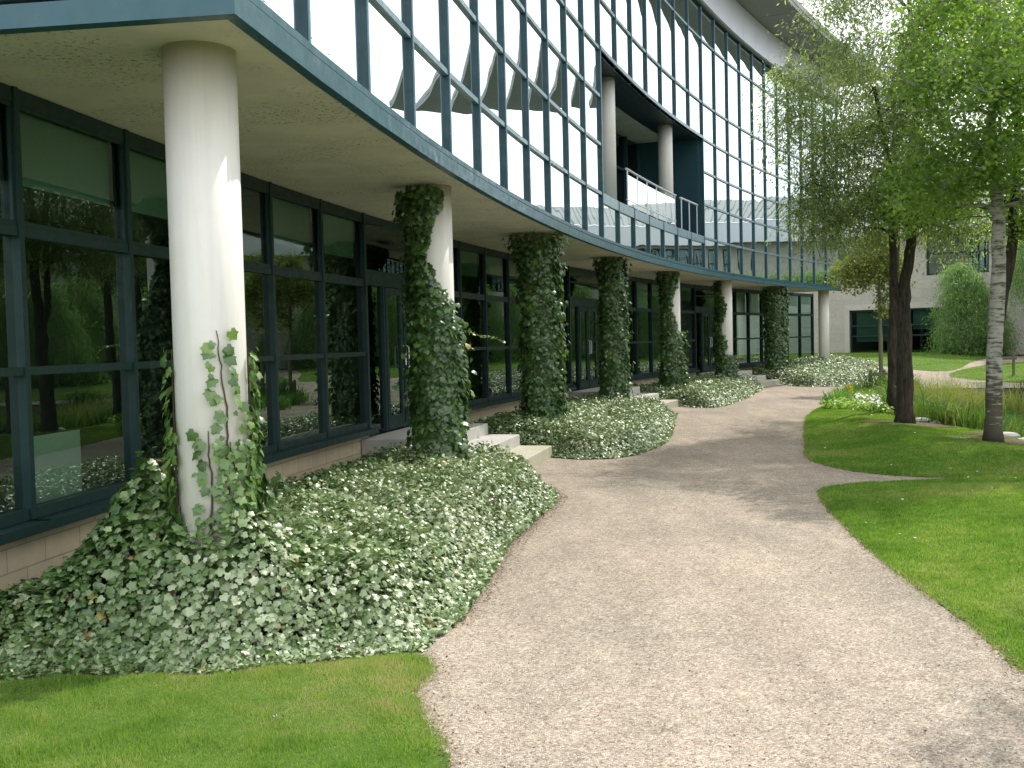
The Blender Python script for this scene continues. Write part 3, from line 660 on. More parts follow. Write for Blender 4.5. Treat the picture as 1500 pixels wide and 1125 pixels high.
BED2 = [at_off(21.14, -.1), (.62,16.05),(1.0,15.7),(1.45,15.65),(1.85,16.0),(2.2,16.7),(2.6,17.7),(2.95,19.2),(3.28,21.0),(3.6,22.9),(3.9,24.4)]+[at_off(30.2, -.15), at_off(30.25, 2.0)]+arcline(29.5, 21.9, 2.0, 6)+[at_off(21.14, 1.9)]
BED3 = [at_off(32.9, -.1),(4.75,26.5),(5.2,26.3),(5.7,27.2),(6.3,28.6),(6.9,30.1),(7.7,32.4),(8.4,34.4),(8.8,35.4)]+[at_off(42.2, -.15), at_off(42.2, 2.0)]+arcline(41, 33.5, 2.0, 6)+[at_off(32.9, 1.9)]
BED4 = [at_off(44.95, -.1),(9.9,36.3),(10.4,35.5),(11.2,35.3),(12.2,36.0),(13.3,37.3),(14.3,39.0),(15.1,41.0),(15.6,43.3),(15.3,45.2),(14.6,46.3),(13.2,46.7)]+[at_off(53.5, 1.2)]+arcline(52.5, 45.2, 2.0, 6)+[at_off(44.95, 1.9)]
ivy_bed(BED1, 92000, .0385, 'largest and nearest ivy bed, spreading round the first column', 31)
ivy_bed(BED2, 50000, .044, 'ivy bed between the nearest and the middle stone steps', 32)
ivy_bed(BED3, 27000, .053, 'ivy bed between the middle and the farthest stone steps', 33)
ivy_bed(BED4, 30000, .058, 'farthest ivy bed, rounded, round the last white column', 34)

def climber(ci, label, n, rfun, size, seed, top=3.66, stems=6, z0=.2, extra=None):
    """rfun(th,z) -> leaf layer thickness (0 = bare). th measured from the direction towards the camera side"""
    cx, cy, _ = P(COLA[ci], .44); r = np.random.default_rng(seed); th0 = math.atan2(-cy, -cx)
    T = empty('climbing_ivy', (cx, cy, z0)); tag(T, label, 'ivy', 'climbing ivy on the arcade columns')
    pos, nr, att = [], [], []
    for _ in range(n*3):
        if len(pos) >= n: break
        th = r.uniform(-pi, pi); z = r.uniform(z0, top); tk = rfun(th, z)
        if tk <= 0: continue
        if r.random() > min(1, tk/.10+.25): continue
        rr = .225+tk*(.25+.85*r.random()**.6)+(r.random() < .07)*r.uniform(.03, .13); a = th0+th
        pos.append((cx+rr*cos(a), cy+rr*sin(a), z+r.normal(0, .02)))
        nr.append((cos(a)+r.normal(0, .4), sin(a)+r.normal(0, .4), .35+r.normal(0, .35)))
        att.append(min(.94, r.beta(2, 2.6)) if r.random() < .997 else 1.0)
    pos = np.array(pos); nr = np.array(nr)
    upv = np.c_[r.normal(0, .45, len(pos)), r.normal(0, .45, len(pos)), -np.ones(len(pos))]
    lf = leaf_mesh('leaves', pos, nr, size*r.uniform(.55, 1.35, len(pos)), IVY, M_ivyclimb, seed=seed, attr=np.array(att), upd=upv); setpivot(lf, T)
    mb = MB()
    for s in range(stems):
        for q in range(50):
            th = r.uniform(-pi, pi)
            if rfun(th, .8) > 0: break
        path = []; z = z0-.1
        while z < top-.1 and (rfun(th, z) > 0 or z < .6):
            path.append((cx+.235*cos(th0+th), cy+.235*sin(th0+th), z)); z += .12; th += r.normal(0, .06)
        if len(path) > 2: mb.tube(path, [.016*(1-.6*i/len(path)) for i in range(len(path))], 5)
    if mb.v: st = mb.build('stem', M_twig); setpivot(st, T)
    return T
def lump(th, z, s): return .5+.5*sin(th*3+z*2.3+s)*sin(z*3.1+s*2+th)
# th: 0 faces camera, +th is anticlockwise (towards camera's right = +x side) 
def f1(th, z):      # second column: left half covered to the top, whole foot covered
    if z > 2.75: edge = -.15-.25*sin(z*5)+( .3 if z > 3.4 else 0)
    elif z > 2.1: edge = -.1+(2.75-z)*1.6+.15*sin(z*9)
    else: edge = 1.7 if z > 1.5 else 4
    if z > 3.25: return .16*lump(th, z, 1)+.05 if -1.9 < th < edge else 0
    if th > edge or (z > 2.1 and th < -2.3): return 0
    return .035+.09*lump(th, z, 1)+.03*max(0, 1.0-z)
def f2(th, z): return .035+.12*lump(th, z, 2)+(.38*max(0, (z-3.05)) if th < 1.2 else .02)+.05*max(0, .8-z)
def f3(th, z): return .035+.10*lump(th, z, 3)+(.30*max(0, z-3.2) if th < .6 else 0)+.04*max(0, .8-z)
def f4(th, z):
    if z > 2.0 and th > .25+.3*sin(z*4): return 0
    return .06+.12*lump(th, z, 4)+(.3*max(0, z-3.25) if th < .2 else 0)+.05*max(0, 1.2-z)
def f5(th, z):
    if z > 1.2 and th > -.25+.35*sin(z*5)+(.25 if 2.3 < z < 2.6 else 0): return 0
    return .06+.12*lump(th, z, 5)+.06*max(0, 1.4-z)
def f6(th, z): return .15+.11*lump(th, z, 6)+.05*max(0, z-2.5)
def f0(th, z):      # first column: tongues of ivy at its foot
    z = z-.3
    e1 = .95*math.exp(-((th-.25)/.14)**2)*0
    h_ = .35+.35*math.exp(-((th+1.35)/.4)**2)+.45*math.exp(-((th-1.5)/.35)**2)+.15*math.exp(-((th-.7)/.45)**2)
    if -.75 < th < .12: h_ = .12
    return (.10+.12*lump(th, z, 9))*(1 if z < h_-.25 else .6) if z < h_ else 0
def f7(th, z):
    z = z-.3; h_ = .22+.25*math.exp(-((th+1.3)/.4)**2); return .12 if z < h_ else 0
BED1E = [(-2.36,5.79),(-1.69,5.74),(-1.23,5.9),(-.6,6.05)][:0]+[(-.42,6.62),(-.27,7.5),(-.18,8.3),(-.08,9.14),(.12,10.1),(.36,11.14),(.52,12.0),(.42,12.6),(.3,13.1)]
BED1E = BED1E+BED1E[::-1]
M_litter = m_leaf('litter', [(0, (.05, .03, .02)), (.5, (.14, .085, .045)), (.85, (.26, .18, .09)), (1, (.42, .36, .22))], .8, 0, .3, var=False)
tag(edge_litter(), 'brown leaf litter and soil crumbs along the gravel edges', 'leaf litter', kind='stuff')
climber(0, 'low ivy tongues creeping up the foot of the nearest bare white column', 500, f0, .065, 40, top=1.9, z0=.25, stems=3)
def vines():
    T = [o for o in bpy.data.objects if o.get('label', '').startswith('low ivy tongues')][0]
    cx, cy, _ = P(COLA[0], .44); th0 = math.atan2(-cy, -cx); r = np.random.default_rng(90); pos = []; nr = []; up_ = []; mb = MB()
    for th, zt, side in ((.30, 1.98, 1), (.55, 1.25, 1), (-.05, 1.35, 1), (1.45, 1.85, 1), (1.62, 1.75, 1), (1.3, 1.5, 1), (1.75, 1.6, 1), (-1.55, 1.85, 1), (-1.45, 1.5, 1), (-1.7, 1.4, 1), (.75, 1.3, 1), (1.1, 1.2, 1)):
        path = []; z = .4; k = 0; a = th
        while z < zt:
            rr = .232; path.append((cx+rr*cos(th0+a), cy+rr*sin(th0+a), z))
            for s in (-1, 1):
                if z > .7 and r.random() < .93:
                    aa = a+s*r.uniform(.10, .30); rl = .262+r.uniform(0, .03); pos.append((cx+rl*cos(th0+aa), cy+rl*sin(th0+aa), z+r.normal(0, .02)))
                    q = th0+aa+r.normal(0, .3); nr.append((cos(q), sin(q), .35+r.normal(0, .25))); tx = -sin(th0+a)*s; ty = cos(th0+a)*s; up_.append((tx*.6, ty*.6, -.8+r.normal(0, .3)))
            z += .036; a += r.normal(0, .025); k += 1
        mb.tube(path, [.011*(1-.75*i/len(path)) for i in range(len(path))], 5)
    o = leaf_mesh('leaves', np.array(pos), np.array(nr), .056*r.uniform(.5, 1.45, len(pos)), IVY, M_ivyclimb, seed=91, attr=np.clip(r.normal(.7, .2, len(pos)), 0, .93), upd=np.array(up_)); setpivot(o, T)
    o = mb.build('stem', M_twig); setpivot(o, T)
vines()
def shoot():
    T = [o for o in bpy.data.objects if o.get('label', '').startswith('ivy on the second')][0]
    cx, cy, _ = P(COLA[1], .44); r = np.random.default_rng(95); th0 = math.atan2(-cy, -cx)+1.45; path = []; pos = []; nr = []; up_ = []
    for i in range(12):
        q = .3+.045*i; p = (cx+q*cos(th0), cy+q*sin(th0), 1.98-.012*i+.01*sin(i)); path.append(p)
        if i > 1:
            for s in (-1, 1): pos.append((p[0], p[1], p[2])); nr.append((r.normal(0, .5), r.normal(-.5, .4), 1)); up_.append((cos(th0)+r.normal(0, .4), sin(th0)+s*.7, s*.6))
    n = len(pos); o = leaf_mesh('leaves', np.array(pos), np.array(nr), .045*r.uniform(.6, 1.2, n), IVY, M_ivyclimb, seed=96, attr=np.full(n, .96), upd=np.array(up_)); setpivot(o, T)
    o = MB().tube(path, [.006]*12, 4).build('stem', M_twig); setpivot(o, T)
climber(1, 'ivy on the second column, leaving its right upper side bare', 6800, f1, .072, 41)
shoot()
climber(2, 'thick ivy fully wrapping the third column, bushy head under the soffit', 7400, f2, .072, 42)
climber(3, 'ivy fully wrapping the fourth column', 6200, f3, .074, 43)
climber(4, 'ivy on the fifth column with a bare pale strip at its upper right', 5000, f4, .076, 44)
climber(5, 'thin ivy along the left side of the sixth column', 3600, f5, .078, 45)
climber(6, 'dense ivy column fully covering the seventh column', 5200, f6, .08, 46)
climber(7, 'small tuft of ivy at the foot of the last bare column', 500, f7, .085, 47, top=1.4, z0=.5, stems=2)

# ------------------------------------------------------------------ trees
NARROW = [(0,0),(.13,.35),(.10,.7),(0,1),(-.10,.7),(-.13,.35)]
BROAD = [(0,0),(.34,.22),(.36,.6),(0,1),(-.36,.6),(-.34,.22)]
def make_tree(loc, trunk, radii, blobs, nclu, per, lsize, outline, lmat, bark, label, cat='tree', group=None, spread=.32, droop=0.0, seed=1, twigr=.012, name='tree', kids=None, stems=()):
    r = np.random.default_rng(seed); rr = random.Random(seed)
    T = empty(name, loc); tag(T, label, cat, group)
    L0 = Vector(loc); mb = MB()
    tp = [L0+Vector(p) for p in trunk]
    # subdivide trunk
    def sub(path, rad_, k=5):
        a, b = [], []
        for i in range(len(path)-1):
            for j in range(k):
                f = j/k; a.append(path[i].lerp(path[i+1], f)+Vector((rr.gauss(0, rad_[i]*.06), rr.gauss(0, rad_[i]*.06), 0))); b.append(rad_[i]*(1-f)+rad_[i+1]*f)
        a.append(path[-1]); b.append(rad_[-1]); return a, b
    pa, ra = sub(tp, radii)
    ra = [q*(1+.35*math.exp(-max(0, (p.z-L0.z))/.16)) if i < 12 else q for i, (p, q) in enumerate(zip(pa, ra))]
    mb.tube(pa, ra, 14, rough=.045)
    nodes = [(p, q) for p, q in zip(pa, ra) if (p.z-L0.z) > .28*(tp[-1].z-L0.z)]
    for st, sr in stems:
        sp_, sr_ = sub([L0+Vector(p) for p in st], sr); mb.tube(sp_, sr_, 10, rough=.04); nodes += list(zip(sp_, sr_))[5:]
    # cluster centres
    tot = sum(b[6] for b in blobs); cl = []
    for (bx, by, bz, sx, sy, sz, wt) in blobs:
        m = int(round(nclu*wt/tot))
        for _ in range(m):
            v = r.normal(size=3); v /= np.linalg.norm(v); q = r.uniform(.25, 1)**.45
            cl.append(L0+Vector((bx+v[0]*sx*q, by+v[1]*sy*q, bz+v[2]*sz*q)))
    cl.sort(key=lambda c: min((c-n[0]).length for n in nodes))
    NP = [n[0] for n in nodes]; NR = [n[1] for n in nodes]
    NPa = np.array([tuple(p) for p in NP])
    for c in cl:
        dd = NPa-np.array(c); dist = np.linalg.norm(dd, axis=1)+np.maximum(0, dd[:, 2])*1.2
        i = int(dist.argmin()); p0 = Vector(NPa[i]); r0 = min(NR[i]*.62, .07); L_ = (c-p0).length; r1 = max(twigr*.5, r0*.45)
        mid = p0.lerp(c, .5)+Vector((rr.gauss(0, .08), rr.gauss(0, .08), .10))*L_
        q1 = p0.lerp(mid, .5)+Vector((0, 0, .03*L_)); path = [p0, q1, mid, mid.lerp(c, .5)+Vector((0, 0, .03*L_)), c]
        rs = [r0, r0*.85+r1*.15, (r0+r1)/2, r1*1.2, r1]
        mb.tube(path, rs, 5, cap=False)
        add = np.array([tuple(q) for q in path[1:]]); NPa = np.vstack([NPa, add]); NR += rs[1:]
    # twigs and leaves
    pos = []; nn = []; up_ = []; at = []
    for c in cl:
        shade = rr.uniform(-.22, .22)
        ns = 5
        for s in range(ns):
            d = Vector((rr.gauss(0, 1), rr.gauss(0, 1), rr.gauss(0, .7)-droop*1.2)).normalized(); ln = spread*rr.uniform(.6, 1.5)*(1+droop)
            e = c+d*ln; e.z -= droop*ln*.9
            mid = c.lerp(e, .5)+Vector((0, 0, .08*ln)); mb.tube([c, mid, e], [twigr*.5, twigr*.35, twigr*.2], 3, cap=False)
            m = max(1, per//ns)
            for _ in range(m):
                f = rr.random(); p = (c.lerp(mid, f*2) if f < .5 else mid.lerp(e, f*2-1)); sg = .05+lsize*.9
                pos.append((p.x+rr.gauss(0, sg), p.y+rr.gauss(0, sg), p.z+rr.gauss(0, sg)-droop*.1*rr.random()))
                nn.append((rr.gauss(0, .7), rr.gauss(0, .7), rr.gauss(.6, .5))); up_.append((d.x+rr.gauss(0, .6), d.y+rr.gauss(0, .6), d.z-.35-droop*1.5+rr.gauss(0, .5)))
                at.append(min(1, max(0, .5+shade+rr.gauss(0, .2))))
    tr = mb.build('trunk', bark, smooth=True); setpivot(tr, T)
    n = len(pos)
    cw = leaf_mesh('crown', np.array(pos), np.array(nn)+1e-4, lsize*r.uniform(.6, 1.25, n), outline, lmat, seed=seed, attr=np.array(at), upd=np.array(up_), droop=.15, fold=.1); setpivot(cw, T)
    return T
def copy_tree(T, loc, rz, sc, label, group):
    c = T.copy(); COL.objects.link(c); c.location = loc; c.rotation_euler = (0, 0, rz); c.scale = (sc,)*3; c['label'] = label; c['group'] = group
    for ch in T.children:
        d = ch.copy(); COL.objects.link(d); d.parent = c
    return c
def gz(x, y): return float(lawns['right_lawn'][1](np.array([x]), np.array([y]))[0])
z1_ = gz(7.55, 19.7)
T1 = make_tree((7.6, 19.8, z1_-.03), [(0,0,0),(0,0,1.2),(-.02,0,2.1),(.02,.0,2.7),(.18,.1,3.5),(.12,.1,4.6),(.3,.1,6.2),(.2,.3,9.2)], [.160,.148,.135,.105,.095,.08,.06,.03],
    [(-1.1,.1,6.5,1.5,1.5,1.5,2.8),(.2,.0,8.2,2.0,2.2,2.0,3.0),(-1.1,0,4.7,.9,1.3,1.0,1.2),(.9,.3,6.4,1.5,1.8,1.8,1.8),(-.5,.0,5.2,1.2,1.5,.9,1.2),(-2.1,-.2,5.4,.5,.8,1.3,.3),(-.9,.2,4.2,1.2,1.2,.6,1.1),(.6,.2,4.6,1.0,1.2,.8,1.0),(.4,.2,9.2,1.8,1.6,1.2,1.6),(1.2,.2,4.1,.8,1.0,.6,.9),(.4,.2,10.2,1.8,1.8,1.4,1.4)],
    640, 105, .100, NARROW, M_leafA, M_bark, 'tall dark trunked tree with narrow drooping leaves, its branches hanging before the mirror glass', 'tree', twigr=.008, spread=.36, droop=.35, seed=51,
    stems=[(((.0,0,2.1),(-.18,.05,2.8),(-.2,.05,3.7),(-.14,.1,4.6),(-.5,.1,6.5)), (.08,.072,.065,.055,.035))])
z2_ = gz(7.5, 16)
T2 = make_tree((7.52, 16.0, z2_-.03), [(0,0,0),(.02,0,1.2),(.08,0,2.4),(.10,0,3.6),(.05,.1,5.0),(.2,.1,7.6)], [.125,.118,.108,.09,.065,.03],
    [(.5,-1.0,4.4,1.3,1.5,.8,2.0),(-.45,-.8,5.2,1.1,1.3,1.1,2.2),(-.7,.2,4.1,.7,.9,.5,.8),(.8,-.2,5.9,1.6,1.5,1.3,2.4),(.2,.1,7.6,1.5,1.5,1.3,1.8),(-.9,-.4,6.2,.7,.9,.9,.9)],
    260, 100, .072, BROAD, M_leafB, M_birch, 'white barked birch nearest the right edge, under bright green leaves', 'tree', spread=.27, seed=52)
T3 = make_tree((8.22, 17.5, gz(8.22, 17.5)-.05), [(0,0,0),(.03,0,1.2),(.16,0,2.3),(.34,0,3.2),(.42,0,4.4),(.6,.2,7.4)], [.11,.10,.095,.085,.07,.03],
    [(.9,.2,5.4,1.3,1.3,1.2,2),(.6,.2,7.3,1.4,1.4,1.3,2),(-.9,.6,4.2,.8,.9,.6,1.2),(.9,.2,3.8,.8,.8,.5,.8)], 170, 80, .075, BROAD, M_leafB, M_bark, 'dark leaning trunk close behind the white birch', 'tree', spread=.3, seed=53)
T1b = make_tree((8.78, 23.6, 0.05), [(0,0,0),(.02,0,2),(.1,0,4),(.1,0,7.5)], [.12,.11,.09,.03],
    [(.0,.2,6.0,1.6,1.6,1.6,2),(.5,.4,7.5,1.4,1.4,1.2,1)], 110, 80, .08, NARROW, M_leafA, M_bark, 'dark trunk half hidden behind the tall tree on the lawn', 'tree', spread=.35, droop=.3, seed=54)
SAP = make_tree((11.4, 31.6, .05), [(0,0,0),(0,0,1.6),(-.03,0,3.0),(-.05,0,3.6),(0,0,4.6)], [.07,.06,.05,.04,.015],
    [(-.75,0,3.55,.75,.8,.40,1.6),(-.2,0,4.1,.8,.7,.6,1.8),(.45,0,3.4,.5,.6,.5,.9),(.35,0,3.9,.4,.5,.5,.8),(-.1,0,4.6,.4,.4,.3,.5),(.1,-.05,2.7,.25,.25,.25,.3)], 200, 42, .08, BROAD, M_leafC, M_sapbark, 'staked sapling with sparse yellow green leaves beside the flower bed', 'tree', spread=.22, seed=55, twigr=.01)
WEEP = make_tree((22.0, 49.2, .60), [(0,0,0),(.1,0,1.6),(0,0,3.2),(-.2,0,4.4)], [.22,.2,.15,.05],
    [(-.4,-.3,3.9,.9,.9,.7,1.5),(-.2,-.4,2.8,1.35,1.1,.9,2.5),(-.1,-.5,1.7,1.75,1.3,.9,3),(.9,-.2,.9,.8,.8,.6,.9),(-.9,-.4,1.0,.8,.8,.5,.8)], 300, 150, .13, NARROW, M_leafD, M_birch, 'low weeping tree like a green mound in front of the far stone building', 'tree', spread=.4, droop=1.0, seed=56)
WEEP2 = make_tree((24.3, 46.5, .55), [(0,0,0),(.1,0,2.6),(0,0,5.2),(-.2,0,7)], [.16,.14,.1,.03],
    [(-.2,-.3,6.6,1.2,1.2,1.0,1.5),(-.9,-.4,5.2,.9,1.1,.9,2),(.8,-.5,4.8,.9,.9,1.0,2),(-1.3,-.4,3.9,.4,.5,.9,.9)], 150, 120, .13, NARROW, M_leafD, M_birch, 'taller weeping birch with thin hanging strands right of the green mound', 'tree', spread=.45, droop=1.0, seed=57)
# garden trees outside the frame on the right (seen in the window reflections and as shade on the path)
gg = 'garden trees mirrored in the glass'
spots = [(T2, 6.9,8.0,1.3,1.0,'broad leaved birch just outside the right edge of the photo'),(T2, 10.4,11.6,4.4,1.05,'birch behind the nearest one outside the frame'),(WEEP2, 17.5,16.6,2.0,.8,'weeping birch on the near bank of the pond'),(WEEP2, 25.0,12.5,.5,.9,'weeping birch on the east bank'),(WEEP, 22.8,37.6,2.0,1.1,'low weeping tree on the small far lawn'),(WEEP, 25.0,41.5,4.0,1.2,'low weeping tree before the opposite wing'),(WEEP, 28.3,39.8,1.0,1.3,'low weeping tree near the opposite wing corner'),(WEEP, 32.0,36.5,5.0,1.3,'low weeping tree farthest into the garden'),(WEEP, 37.0,24.0,3.0,1.4,'low weeping tree by the opposite wing windows'),(T2, 33.0,22.0,.7,1.2,'broad leaved tree hiding the opposite wing'),(WEEP2, 29.5,27.0,3.1,1.0,'weeping birch between the opposite wing and the pond'),(T1b, 27.0,17.5,3.1,1.15,'slim tree on the east bank'),(T2, 15.2,10.2,2.6,1.05,'birch on the lawn south of the pond'),(T1, 24.5,22.5,.8,1.0,'tall narrow leaved tree on the far bank of the pond'),(T3, 21.5,12.0,2.1,1.1,'leaning tree beyond the pond'),
    (T1, 30.5,16.5,4.0,1.0,'tall narrow leaved tree deep in the garden'),(T2, 26.5,33.5,3.3,1.2,'birch by the back path'),(T1, 34.5,27.5,5.2,1.05,'tall tree before the opposite wing'),(T2, 13.2,3.4,.4,1.1,'birch beside the camera'),
    (T1b, 38.0,18.0,1.0,1.2,'slim dark tree before the opposite wing'),(WEEP2, 31.0,36.0,1.0,1.1,'weeping birch before the opposite wing'),(T2, 20.0,4.0,5.0,1.1,'birch on the open lawn'),(T1, 40.0,10.0,2.0,1.1,'tall tree at the garden edge')]
for src, x, y, rz, sc, lb in spots:
    if src is T1b: pass
    copy_tree(src, (x, y, 0.02), rz, sc, lb, gg)
# mulch rings
for nm, (x, y, rx, ry) in zip(('mulch_ring',)*3, RINGS):
    pl = [(x+rx*cos(q)*(1+.08*sin(3*q)), y+ry*sin(q)*(1+.1*cos(2*q))) for q in lin(0, 2*pi, 24)[:-1]]
    o = sheet(nm, pl, lambda a, b: lawns['right_lawn'][1](a, b)+.014, M_mulch, .15); tag(o, kind='structure')

# ------------------------------------------------------------------ pond side planting
def clump_reeds(name, label, cs, n, h, wd, seed, matx=M_reed, sh=(.45, .2), base=None):
    r = np.random.default_rng(seed); cs = np.array(cs); i = r.integers(0, len(cs), n); p = cs[i, :2]+r.normal(0, 1, (n, 2))*cs[i, 2:3]
    hs = h*cs[i, 3]; z = G(p[:, 0], p[:, 1])
    at = np.clip(r.normal(sh[0], sh[1], n)+cs[i, 4], 0, 1)
    o = blades(name, p, z-.02, hs, wd, seed, .75, matx, 2, attrb=at); tag(o, label, 'reeds', kind='stuff'); return o
r = np.random.default_rng(60); cs = []
for _ in range(150):
    y = r.uniform(18.8, 30.5); x = np.interp(y, [16, 20, 24, 27.5, 30, 32], [8.7, 8.75, 9.15, 10.1, 11.2, 12.6])+.1+abs(r.normal(0, 1.1))
    cs.append((x, y, .22, r.uniform(.7, 1.1), r.choice([-.3, -.1, .1])))
clump_reeds('pond_reeds', 'yellowing reeds and sedge along the near bank of the pond', cs, 30000, .80, .012, 61)
cs = [(r.uniform(11.2, 13.5), r.uniform(25.5, 29.5), .3, r.uniform(.9, 1.2), .35) for _ in range(12)]
clump_reeds('pond_grass_clump', 'tall pinkish seed headed grass clump rising above the reeds', cs, 2200, 1.2, .009, 62, sh=(.5, .12))
cs = [(r.uniform(11.0, 21), r.uniform(20.5, 31), .3, r.uniform(.7, 1.0), -.3) for _ in range(110)]
clump_reeds('pond_rushes', 'fresh green rushes on the far side of the pond by the back path', cs, 16000, .75, .013, 63, sh=(.2, .1))
cs = [(9.3+.35*i, 18.7+.25*i, .12, 1.0, .1) for i in range(4)]+[(9.2, 17.6, .1, .7, .3)]
clump_reeds('water_irises', 'broad bladed iris clump at the water edge behind the birch', cs, 500, .6, .02, 64, sh=(.3, .2))
# stones on the shore
mbs = []
shore = [(8.35,20.9),(8.5,20.5),(8.62,20.1),(8.74,19.6),(8.72,19.1),(8.85,18.6),(8.7,18.0),(8.66,17.3)]
slab = ['flat pale stone at the pond edge nearest the tall tree','small shore stone second from the tall tree','low rounded stone in the middle of the shore row','wedge shaped stone below the reeds','grey stone left of the birch trunk','broad flat stone just behind the birch','stone hidden right of the birch trunk','dark stone at the right end of the shore row']
for i, (x, y) in enumerate(shore):
    mb = MB(); rr = random.Random(i); n = 9; sx, sy, sz = rr.uniform(.12, .24), rr.uniform(.08, .16), rr.uniform(.04, .09); zb = float(G(np.array([x]), np.array([y]))[0])
    rings = [(1.0, -.5), (1.05, .1), (.8, .75), (.35, 1.0)]; b = 0; ph = [rr.uniform(.8, 1.2) for _ in range(n)]
    for q, h_ in rings:
        for j in range(n): mb.v.append((x+sx*q*ph[j]*cos(2*pi*j/n), y+sy*q*ph[j]*sin(2*pi*j/n), zb+.02+sz*h_))
    for a in range(3):
        for j in range(n): mb.f.append((a*n+j, a*n+(j+1) % n, (a+1)*n+(j+1) % n, (a+1)*n+j))
    mb.f.append(tuple(3*n+j for j in range(n)))
    tag(mb.build('shore_stone', M_step), slab[i], 'stone', 'stones along the pond shore')
# flower bed: green leafy ground cover, white flowers, daffodils
BEDF = [(7.45,24.6),(7.9,25.4),(9.0,27.6),(10.2,29.8),(11.2,31.6),(12.6,32.6),(11.8,30.8),(10.2,28.6),(9.3,26.2),(8.75,24.2),(8.4,22.6),(8.0,23.0),(7.8,23.9)]
tag(sheet('flower_bed_soil', BEDF, lambda x, y: G(x, y)+.03, M_soil, .3), kind='structure')
p = scatter(BEDF, 7000, 0, 71); r = np.random.default_rng(72); n = len(p)
o = leaf_mesh('ground_cover', np.c_[p, G(p[:, 0], p[:, 1])+.04+.16*r.random(n)], r.normal(0, .5, (n, 3))+[0, 0, .8], .07*r.uniform(.6, 1.3, n), BROAD, M_leafB, seed=73)
tag(o, 'low bright green ground cover in the bed at the bend of the path', 'plants', kind='stuff')
FL = [(8.05,23.3),(8.35,22.8),(8.75,24.2),(9.4,26.2),(9.0,26.6),(8.4,25.2)]
p = scatter(FL, 95, 0, 74); n = len(p)
o = leaf_mesh('white_flowers', np.c_[p, G(p[:, 0], p[:, 1])+.16+.12*r.random(n)], r.normal(0, .35, (n, 3))+[0, -.5, .8], .075*r.uniform(.7, 1.2, n), BROAD, M_flower, seed=75)
tag(o, 'patch of small white flowers at the front of the bed', 'flowers', kind='stuff')
cs = [(8.5+.35*i+r.normal(0, .1), 26.6+.75*i, .14, 1, 0) for i in range(7)]
clump_reeds('daffodil_leaves', 'upright blue green bulb leaves at the path side of the bed', cs, 900, .42, .012, 76, M_leafD, sh=(.2, .15))
for i, (x, y, lb) in enumerate(((9.05,27.5,'yellow daffodil standing highest among the bulb leaves'),(9.2,27.7,'yellow daffodil just behind the highest one'),(9.0,27.15,'yellow daffodil lowest and nearest the lawn'))):
    T = empty('daffodil', (x, y, 0)); tag(T, lb, 'flower', 'daffodils in the bed'); h_ = .42-.06*i
    st = MB().tube([(x, y, 0), (x+.01, y, h_*.6), (x-.02, y-.03, h_)], [.006, .005, .004], 5).build('stem', M_leafD); setpivot(st, T)
    mb = MB(); c = Vector((x-.02, y-.04, h_))
    for k in range(6):
        a = k*pi/3; d = Vector((cos(a), -.25, sin(a))); e = Vector((-sin(a), 0, cos(a)))
        mb.add([c, c+d*.035+e*.018, c+d*.065, c+d*.035-e*.018], [(0, 1, 2, 3)])
    mb.tube([c, c+Vector((0, -.04, 0))], [.014, .022], 8, cap=False)
    fl = mb.build('petals', M_yellow); setpivot(fl, T)
# sapling stakes and the frame on the small lawn
def stake(loc, label, w_=.5, h_=.75):
    T = empty('tree_stake', loc); tag(T, label, 'stake', 'timber tree stakes'); x, y, z = loc
    for s in (-1, 1):
        o = MB().box((x+s*w_/2, y, z+h_/2), (.07, .07, h_+.1)).build('post', M_wood, bevel=.006); setpivot(o, T)
    o = MB().box((x, y-.05, z+h_-.08), (w_+.16, .035, .1)).build('crossbar', M_wood, bevel=.005); setpivot(o, T); return T
stake((11.15, 31.2, 0.02), 'low timber stake frame at the foot of the sapling', .42, .62)
stake((17.6, 36.4, float(lawns['small_lawn'][1](np.array([17.6]), np.array([36.4]))[0])), 'timber stake frame standing alone on the small far lawn', .5, .72)

